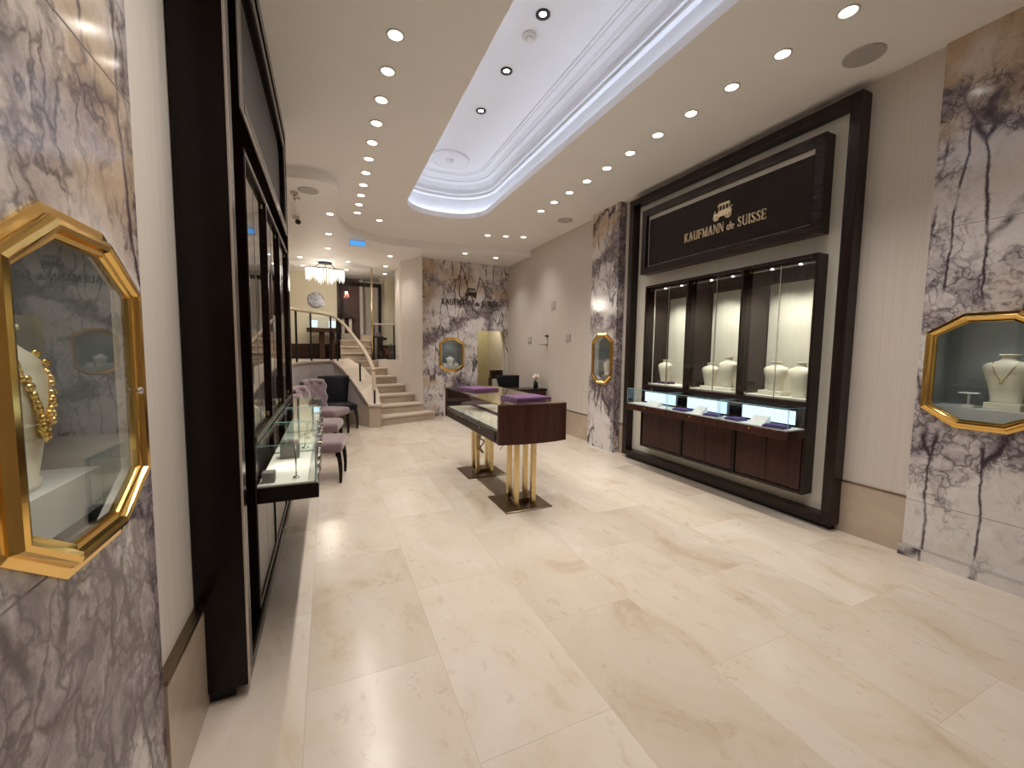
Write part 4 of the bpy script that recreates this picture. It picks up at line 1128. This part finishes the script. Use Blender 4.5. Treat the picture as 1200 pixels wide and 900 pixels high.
# right stair wall and pillar
A, B_ = Vector((1.89, 9.0, 0)), Vector((1.57, 9.85, 0))
bm = nb(); add_poly(bm, frame3((0, 0, 0), (1, 0, 0), (0, 1, 0)), [(1.89, 9.0), (1.93, 9.2), (1.93, 9.85), (1.70, 9.93), (1.60, 9.93), (1.565, 9.89), (1.57, 9.83)], 0, ZL)
struct('wall_pillar', bm, 'wallpaper', 'wallpapered pier between staircase and marble end wall')
bm = nb(); add_poly(bm, frame3((0, 0, 0), (1, 0, 0), (0, 1, 0)), [(1.58, 9.84), (1.15, 10.92), (1.28, 10.97), (1.70, 9.9)], 0, ZM+.02)
struct('wall_stair', bm, 'wallpaper', 'low wall along right side of the stairs')
bm = nb(); add_box(bm, 1.60, 1.72, 9.92, 11.0, ZM, ZL); add_box(bm, 1.72, 2.4, 10.98, 11.0, ZM, ZL)
struct('wall_mezzanine', bm, 'wallpaper', 'narrow wall at right of the mezzanine')
bm = nb(); add_box(bm, -3, .29, 12.3, 12.32, 0, ZL); add_box(bm, 1.36, 2.6, 12.3, 12.32, 0, ZL)
struct('wall_upper', bm, 'cream_mezz', 'cream rear wall of the mezzanine')
bm = nb(); add_box(bm, -3, .24, 12.27, 12.3, ZM, ZM+.40); add_box(bm, 1.40, 2.6, 12.27, 12.3, ZM, ZM+.40)
struct('baseboard_upper', bm, 'brown_skirt', 'dark brown skirting of the mezzanine wall')
# portal and hall behind it
bm = nb(); add_box(bm, .25, .33, 12.2, 12.36, ZM, 3.34, 0, .004); add_box(bm, 1.32, 1.40, 12.2, 12.36, ZM, 3.34, 0, .004); add_box(bm, .33, 1.32, 12.2, 12.36, 3.25, 3.34, 0, .004)
tag(obj('door_1', bm, 'wood'), 'dark walnut portal frame at head of upper steps', None, None, 'structure')
bm = nb(); add_box(bm, .28, .86, 12.75, 12.77, ZM, 3.5)
struct('wall_hall', bm, 'brown_wall', 'aubergine panel wall inside the portal')
bm = nb(); add_box(bm, .95, 1.42, 12.80, 12.82, ZM, 3.5); add_box(bm, .86, .94, 12.62, 12.75, ZM, 3.5)
struct('wall_hall', bm, 'wallpaper', 'cream wall inside the portal')
t = thing('upper_steps', 'short upper flight of beige steps leading into the portal', 'steps', (.7, 11.6, ZM))
for k, (y, z) in enumerate(((11.3, .17), (11.55, .34), (11.8, .51))):
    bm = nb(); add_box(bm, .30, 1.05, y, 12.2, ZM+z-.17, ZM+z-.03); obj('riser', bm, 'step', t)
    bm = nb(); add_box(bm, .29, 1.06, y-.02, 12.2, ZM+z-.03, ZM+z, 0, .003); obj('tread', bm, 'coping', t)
bm = nb(); add_box(bm, .84, 1.20, 11.95, 12.19, ZM+.51, ZM+.66, 0, .004); add_box(bm, 1.06, 1.30, 11.9, 12.19, ZM, ZM+.51)
obj('side_plinth', bm, 'skirt', t)
t = thing('lit_hall_cabinet', 'small lit cabinet with cream columns inside the portal', 'cabinet', (.48, 12.66, 1.75))
bm = nb(); add_box(bm, .33, .70, 12.55, 12.74, 1.75, 1.95, 0, .004); obj('base_case', bm, 'coping', t)
bm = nb(); add_box(bm, .34, .66, 12.70, 12.74, 1.95, 2.38); obj('back_board', bm, 'wood_red', t)
bm = nb(); add_box(bm, .33, .69, 12.56, 12.74, 2.38, 2.44, 0, .004); obj('cornice', bm, 'brown_skirt', t)
for x in (.36, .56):
    bm = nb(); add_box(bm, x, x+.08, 12.62, 12.70, 1.95, 2.38, 0, .004); obj('column', bm, 'cloth', t)
t = thing('red_pendant_lamp', 'small star shaped red pendant lamp inside the portal', 'pendant lamp', (.5, 12.5, 3.0))
bm = nb(); add_tube(bm, [(.5, 12.5, 3.12), (.5, 12.5, 3.53)], .006, 6); obj('cord', bm, 'black', t)
bm = nb(); add_ball(bm, (.5, 12.5, 3.08), .035); obj('bulb', bm, 'lamp_small', t)
bm = nb()
for k in range(14):
    a = k*2.4; e = .05+.025*(k % 3); add_tube(bm, [(.5, 12.5, 3.08), (.5+e*math.cos(a)*.8, 12.5+e*math.sin(a)*.5, 3.08-.16*((k*5) % 7)/6+.02)], .004, 5)
obj('glass_rays', bm, 'red_lamp', t)
# round wall sculpture
t = thing('wall_clock', 'round silver sculptural clock on the mezzanine wall', 'clock', (-.27, 12.29, 2.8))
fr = frame3((-.27, 12.29, 2.80), (1, 0, 0), (0, 0, 1))
def disc(bm, cx, cy, r, d0, d1, n=28): add_poly(bm, fr, [(cx+r*math.cos(2*PI*i/n), cy+r*math.sin(2*PI*i/n)) for i in range(n)], d0, d1)
bm = nb(); disc(bm, 0, 0, .20, 0, .03); obj('dial', bm, 'clock_dark', t)
for k in range(9):
    bm = nb(); a = k*2*PI/9; disc(bm, .13*math.cos(a), .13*math.sin(a), .055, .03, .045+.006*(k % 3), 14)
    obj('gear', bm, 'clock', t)
for q in ((0, 0, .08, .03, .07), (.17, -.09, .07, 0, .05)):
    bm = nb(); disc(bm, *q); obj('gear', bm, 'clock', t)
for a in (.7, 2.2):
    bm = nb(); add_poly(bm, fr, [(-.008*math.sin(a), .008*math.cos(a)), (.008*math.sin(a), -.008*math.cos(a)), (.13*math.cos(a), .13*math.sin(a))], .07, .076); obj('hand', bm, 'black', t)
# table vitrine on the mezzanine
t = thing('table_vitrine', 'lit glass vitrine on dark pedestals against the mezzanine wall', 'showcase', (-.1, 11.8, ZM))
for x in (-.20, .04):
    bm = nb(); add_box(bm, x, x+.13, 11.7, 12.0, ZM, ZM+.70, 0, .004); obj('pedestal', bm, 'brown_skirt', t)
bm = nb(); add_box(bm, -.48, .26, 11.55, 12.2, ZM+.70, ZM+.80, 0, .004); obj('table_top', bm, 'brown_skirt', t)
bm = nb()
add_box(bm, -.45, .23, 11.58, 11.59, ZM+.80, ZM+1.06); add_box(bm, -.45, -.44, 11.59, 12.15, ZM+.80, ZM+1.06); add_box(bm, .22, .23, 11.59, 12.15, ZM+.80, ZM+1.06); add_box(bm, -.45, .23, 11.58, 12.15, ZM+1.06, ZM+1.068)
obj('glass_case', bm, 'glass', t)
bm = nb(); add_box(bm, -.44, .22, 11.6, 12.15, ZM+.801, ZM+.815); obj('display_pad', bm, 'stand', t)
for x in (-.40, .04):
    bm = nb(); add_box(bm, x, x+.16, 12.10, 12.12, ZM+.84, ZM+1.02); obj('light_panel', bm, 'strip_vit', t)
# pole lamp, sign, chandelier
bm = nb(); add_tube(bm, [(1.03, 10.95, ZM), (1.03, 10.95, ZL)], .021, 10)
single('brass_pole', bm, 'brass', 'slim brass pole from mezzanine floor to ceiling', 'pole', None, (1.03, 10.95, ZM))
t = thing('console_table', 'dark console with pink box standing behind the brass pole', 'table', (1.23, 11.58, ZM))
bm = nb(); add_box(bm, 1.10, 1.36, 11.45, 11.72, ZM+.58, ZM+.63, 0, .003); obj('top', bm, 'brown_skirt', t)
for x in (1.13, 1.31):
    for y in (11.48, 11.69):
        bm = nb(); add_box(bm, x-.012, x+.012, y-.012, y+.012, ZM, ZM+.58); obj('leg', bm, 'black', t)
bm = nb(); add_box(bm, 1.17, 1.29, 11.5, 11.64, ZM+.63, ZM+.72, 0, .003); obj('keepsake_box', bm, 'mauve', t)
t = thing('exit_sign', 'small blue lit sign hanging under the lower ceiling', 'sign', (.52, 8.3, ZL))
bm = nb(); add_box(bm, .40, .68, 8.29, 8.32, ZL-.115, ZL-.012, 0, .004); obj('sign_case', bm, 'plastic', t)
bm = nb(); add_box(bm, .407, .673, 8.286, 8.29, ZL-.108, ZL-.02); obj('lit_face', bm, 'cyan_screen', t)
for x in (.45, .63):
    bm = nb(); add_tube(bm, [(x, 8.305, ZL-.02), (x, 8.305, ZL)], .006, 6); obj('hanger', bm, 'plastic', t)
CHX, CHY = -.02, 10.75
t = thing('chandelier', 'glowing crystal chandelier of three clustered drums over the mezzanine', 'chandelier', (CHX, CHY, ZL))
bm = nb(); loft(bm, [ellipse(CHX, CHY, z, a, b, 28) for z, a, b in ((ZL, .15, .12), (ZL-.03, .15, .12), (ZL-.04, .13, .10))]); obj('canopy', bm, 'black', t)
for dx, dy, r, top, L in ((-.26, 0, .155, 3.38, .24), (.0, -.10, .165, 3.36, .30), (.26, .02, .155, 3.37, .24)):
    bm = nb()
    add_tube(bm, [(CHX+dx+r*math.cos(2*PI*k/24), CHY+dy+r*math.sin(2*PI*k/24), top) for k in range(24)], .010, 6, 0, True)
    add_tube(bm, [(CHX+dx*.4, CHY+dy*.4, ZL-.03), (CHX+dx, CHY+dy, top)], .008, 6); add_tube(bm, [(CHX+dx-r, CHY+dy, top), (CHX+dx+r, CHY+dy, top)], .006, 6)
    fr_ = obj('drum_ring', bm, 'black', t)
    for k in range(20):
        a = 2*PI*k/20; l = L*(.72+.28*((k*7) % 5)/4); cx, cy = CHX+dx+r*math.cos(a), CHY+dy+r*math.sin(a)
        bm = nb(); Rm = Matrix.Translation((cx, cy, 0)) @ Matrix.Rotation(a, 4, 'Z')
        add_box(bm, -.006, .006, -.018, .018, top-l, top-.005, 0, .003, 1, Rm)
        add_box(bm, -.004, .004, -.008, .008, top-l-.05, top-l, 0, .002, 1, Rm)
        obj('crystal', bm, 'crystal', fr_)
# glass balustrade and things by the pier
t = thing('glass_balustrade', 'frameless glass balustrade with slim black posts beside the pier', 'balustrade', (1.3, 10.8, ZM))
bm = nb(); add_box(bm, 1.10, 1.54, 10.93, 10.94, ZM+.02, ZM+.88); obj('glass_panel', bm, 'glass', t)
for x in (1.075, 1.555):
    bm = nb(); add_box(bm, x-.015, x+.015, 10.92, 10.95, ZM, ZM+.90, 0, .003); obj('post', bm, 'black', t)
bm = nb(); add_box(bm, 1.05, 1.58, 10.915, 10.955, ZM+.895, ZM+.925, 0, .004); obj('top_rail', bm, 'coping', t)
t = thing('low_bookcase', 'low dark wooden cabinet behind the glass balustrade', 'cabinet', (1.28, 11.2, ZM))
bm = nb(); add_box(bm, 1.17, 1.40, 11.05, 11.35, ZM+.52, ZM+.58, 0, .004); obj('top_board', bm, 'wood_black', t)
bm = nb(); add_box(bm, 1.17, 1.30, 11.05, 11.35, ZM, ZM+.52, 0, .004); obj('case', bm, 'wood_black', t)
bm = nb(); add_box(bm, 1.18, 1.29, 11.035, 11.05, ZM+.05, ZM+.48, 0, .003); obj('door', bm, 'wood', t)
t = thing('potted_plant', 'dark leafy plant with red flowers behind the glass balustrade', 'potted plant', (1.47, 11.12, ZM))
bm = nb(); add_lathe(bm, [(.06, ZM), (.075, ZM+.02), (.085, ZM+.14), (.08, ZM+.15)], 1.47, 11.12, 16); obj('pot', bm, 'black', t)
bm = nb()
for k in range(34):
    a = k*2.4; r = .05+.08*random.random(); z = ZM+.2+.25*random.random()
    p = Vector((1.47, 11.12, ZM+.14)); q = Vector((1.47+r*math.cos(a), 11.12+r*math.sin(a)*.7, z))
    w = Vector((-math.sin(a), math.cos(a), 0))*.025; m_ = (p+q)/2+Vector((0, 0, .03))
    bm.faces.new([bm.verts.new(v) for v in (p, m_-w, q, m_+w)])
obj('leaves', bm, 'leaf', t)
bm = nb()
for k in range(6): add_ball(bm, (1.40+.04*math.cos(k*2.4), 11.03+.03*math.sin(k*2.4), ZM+.12+.035*k), .022)
obj('flowers', bm, 'red', t)

# ------------------------------------------------------------------ ceiling fittings
def downlight_proto():
    t = thing('downlight', 'x', 'downlight', (0, 0, 0))
    bm = nb(); loft(bm, [ellipse(0, 0, z, r, r, 28) for r, z in ((.062, 0.), (.062, -.006), (.050, -.007), (.047, .0)) ], False, False); obj('trim_ring', bm, 'ring', t)
    bm = nb(); loft(bm, [ellipse(0, 0, -.0015, .047, .047, 28), ellipse(0, 0, -.003, .040, .040, 28)]); obj('lens', bm, 'lamp', t)
    return t
proto = None
spots = []
def downlight(x, y, z, label, group, power, cone=104):
    global proto
    if proto is None:
        proto = downlight_proto(); proto.location = (x, y, z); proto['label'] = label; proto['group'] = group
    else: dup(proto, (x, y, z), 0, label, group)
    spots.append((x, y, z-.02, power, cone))
PW = 39
for k in range(12):
    y = 3.09+.405*k if k < 11 else None
    if y is not None: downlight(.47, y, ZC, f'recessed downlight in left ceiling row, {ORD[k]} from the front', 'left ceiling row of downlights', PW, 130)
for k in range(11): downlight(3.045, 1.668+.411*k, ZC, f'recessed downlight in right ceiling row, {ORD[k]} from the front', 'right ceiling row of downlights', PW*1.1, 92)
for x, y, n_ in ((3.43, 7.2, 'right'), (3.11, 7.3, 'middle'), (2.78, 7.4, 'left')): downlight(x, y, ZC, f'{n_} one of three downlights in crosswise row before the end wall', 'crosswise downlights', PW)
downlight(.83, 7.38, ZC, 'single downlight between left ceiling row and curved ceiling step', 'single downlights', PW)
for x, y, n_ in ((2.654, 8.39, 'left'), (3.372, 8.46, 'right')): downlight(x, y, ZL, f'{n_} downlight on lower ceiling close to marble end wall', 'end wall downlights', PW*1.3)
for k, (x, y) in enumerate(((.07, 6.92), (.05, 8.1), (.037, 9.25))): downlight(x, y, ZL, f'downlight on lower ceiling above the chairs, {ORD[k]} from the front', 'lower ceiling downlights', PW*.8)
ML = [(-.53, 10.4, 'front left'), (-.53, 11.4, 'rear left'), (.46, 10.42, 'front middle'), (.47, 11.46, 'rear middle'), (1.32, 10.54, 'front right'), (1.43, 11.6, 'rear right'), (1.27, 9.37, 'nearest, over the stairs,')]
for x, y, n_ in ML: downlight(x, y, ZL, f'{n_} downlight of the mezzanine ceiling group', 'mezzanine downlights', PW*.95)
# black trimmed lights in the recess
bproto = None
for k, y in enumerate((3.30, 4.08, 4.85)):
    lb = f'black rimmed light in the ceiling recess, {ORD[k]} from the front'
    if bproto is None:
        bproto = thing('recess_spotlight', lb, 'downlight', (0, 0, 0), 'recess spotlights')
        bm = nb(); loft(bm, [ellipse(0, 0, z, r, r, 28) for r, z in ((.062, 0), (.062, -.008), (.036, -.008), (.030, 0.))], False, False); obj('black_ring', bm, 'black_trim', bproto)
        bm = nb(); loft(bm, [ellipse(0, 0, -.0015, .030, .030, 20), ellipse(0, 0, -.004, .022, .022, 20)]); obj('lens', bm, 'lamp', bproto)
        bproto.location = (1.725, y, 4.36)
    else: dup(bproto, (1.725, y, 4.36), 0, lb)
    spots.append((1.725, y, 4.33, PW*.9, 70))
t = thing('smoke_detector', 'ivory smoke detector in the ceiling recess', 'smoke detector', (1.725, 3.56, 4.36))
bm = nb(); add_lathe(bm, [(.065, 4.36), (.065, 4.345), (.05, 4.335), (.01, 4.334)], 1.725, 3.56, 24); obj('base', bm, 'plastic', t)
bm = nb(); add_lathe(bm, [(.035, 4.335), (.033, 4.31), (.02, 4.30), (.005, 4.299)], 1.725, 3.56, 20); obj('sensor_head', bm, 'ring', t)
for x, y, z, n_ in ((3.585, 1.84, ZC, 'round grey ceiling speaker above the right cabinet'), (3.62, 6.0, ZC, 'round grey ceiling speaker near the marble pier'), (-.19, 6.05, ZL, 'round grey ceiling speaker on lower ceiling at left')):
    bm = nb(); loft(bm, [ellipse(x, y, a, r, r, 36) for a, r in ((z, .125), (z-.006, .125), (z-.008, .118))]); single('ceiling_speaker', bm, 'grille', n_, 'speaker', 'ceiling speakers', (x, y, z))
for k, (x, y, n_) in enumerate(((-.36, 6.2, 'white dome security camera on lower ceiling beside the speaker'), (-.41, 7.3, 'small black dome security camera behind the white one'))):
    t = thing('security_camera', n_, 'camera', (x, y, ZL))
    bm = nb(); add_lathe(bm, [(.05, ZL), (.05, ZL-.02), (.045, ZL-.03)], x, y, 20); obj('mount', bm, 'plastic', t)
    bm = nb(); add_tube(bm, [(x, y, ZL-.03), (x+.02, y-.02, ZL-.06)], .018, 8); obj('neck', bm, 'plastic', t)
    bm = nb(); add_ball(bm, (x+.03, y-.03, ZL-.085), .042, (1, 1, .9), 14, 10); obj('dome', bm, 'steel' if k == 0 else 'black_trim', t)

# ------------------------------------------------------------------ lamps
def spot(x, y, z, power, cone, col=(1.0, .945, .885), blend=1., tgt=None, r=.04, name='spot_lamp'):
    l = bpy.data.lights.new(name, 'SPOT'); l.energy = power; l.color = col; l.spot_size = math.radians(cone); l.spot_blend = blend; l.shadow_soft_size = r
    o = bpy.data.objects.new(name, l); C.objects.link(o); o.location = (x, y, z)
    if tgt is not None: o.rotation_euler = (Vector(tgt)-Vector((x, y, z))).to_track_quat('-Z', 'Y').to_euler()
    return o
for s in spots: spot(*s)
for k in range(1, 7):      # the same rows continue towards the shop front, outside the picture
    spot(.47, 3.09-.405*k, ZC-.02, PW, 130)
for k in range(1, 3): spot(3.045, 1.668-.411*k, ZC-.02, PW*1.1, 92)
for y in (2.53, 1.75): spot(1.725, y, 4.33, PW*.9, 70)
for x, y, z, a, b, c, p in BAYL: spot(x, y, z, p, 100, (1, .95, .83), 1., (a, b, c), .02)
# lamps inside the niche windows and the doorway room
for x, y, z, p, tg in ((-.62, N_L, NZ+CH-.02, 2.2, (-.70, N_L, 1.0)), (4.12, N_R, NZ+CH-.02, 2.2, (4.20, N_R, 1.0)), (4.12, N_F, NZ+CH-.02, 1.6, (4.16, N_F, 1.0)), (N_B, YB+.12, NZ+CH-.02, 1.6, (N_B, YB+.16, 1.0))):
    spot(x, y, z, p, 110, (1, .98, .92), .6, tg, .03)
spot(3.5, 9.7, 2.42, 30, 110, (1, .9, .66), .3, (3.7, 10.6, 1.2), .03)
l = bpy.data.lights.new('chandelier_lamp', 'POINT'); l.energy = 42; l.color = (1, .88, .72); l.shadow_soft_size = .2
o = bpy.data.objects.new('chandelier_lamp', l); C.objects.link(o); o.location = (CHX, CHY, 3.0)

# ------------------------------------------------------------------ world, camera, view
w = bpy.data.worlds.new('World'); SC.world = w; w.use_nodes = True
w.node_tree.nodes['Background'].inputs[0].default_value = (.9, .85, .8, 1); w.node_tree.nodes['Background'].inputs[1].default_value = .02
cam = bpy.data.cameras.new('Camera'); co = bpy.data.objects.new('Camera', cam); C.objects.link(co)
yw, pt_, rl = .42185, -.07898, .012872
f = Vector((math.sin(yw)*math.cos(pt_), math.cos(yw)*math.cos(pt_), math.sin(pt_)))
r = Vector((math.cos(yw), -math.sin(yw), 0)); u = r.cross(f)
r2 = r*math.cos(rl)+u*math.sin(rl); u2 = r2.cross(f)
co.matrix_world = Matrix(((r2.x, u2.x, -f.x, 0), (r2.y, u2.y, -f.y, 0), (r2.z, u2.z, -f.z, 1.5), (0, 0, 0, 1)))
cam.sensor_width = 36; cam.lens = 480.17/1200*36; cam.clip_start = .02
SC.camera = co
SC.view_settings.view_transform = 'Standard'; SC.view_settings.look = 'None'; SC.view_settings.gamma = 1; SC.view_settings.use_curve_mapping = False
SC.view_settings.exposure = 0.
cy = SC.cycles
cy.use_denoising = True; cy.max_bounces = 10; cy.diffuse_bounces = 7; cy.glossy_bounces = 5; cy.transparent_max_bounces = 16; cy.use_light_tree = True
cy.sample_clamp_indirect = 6.
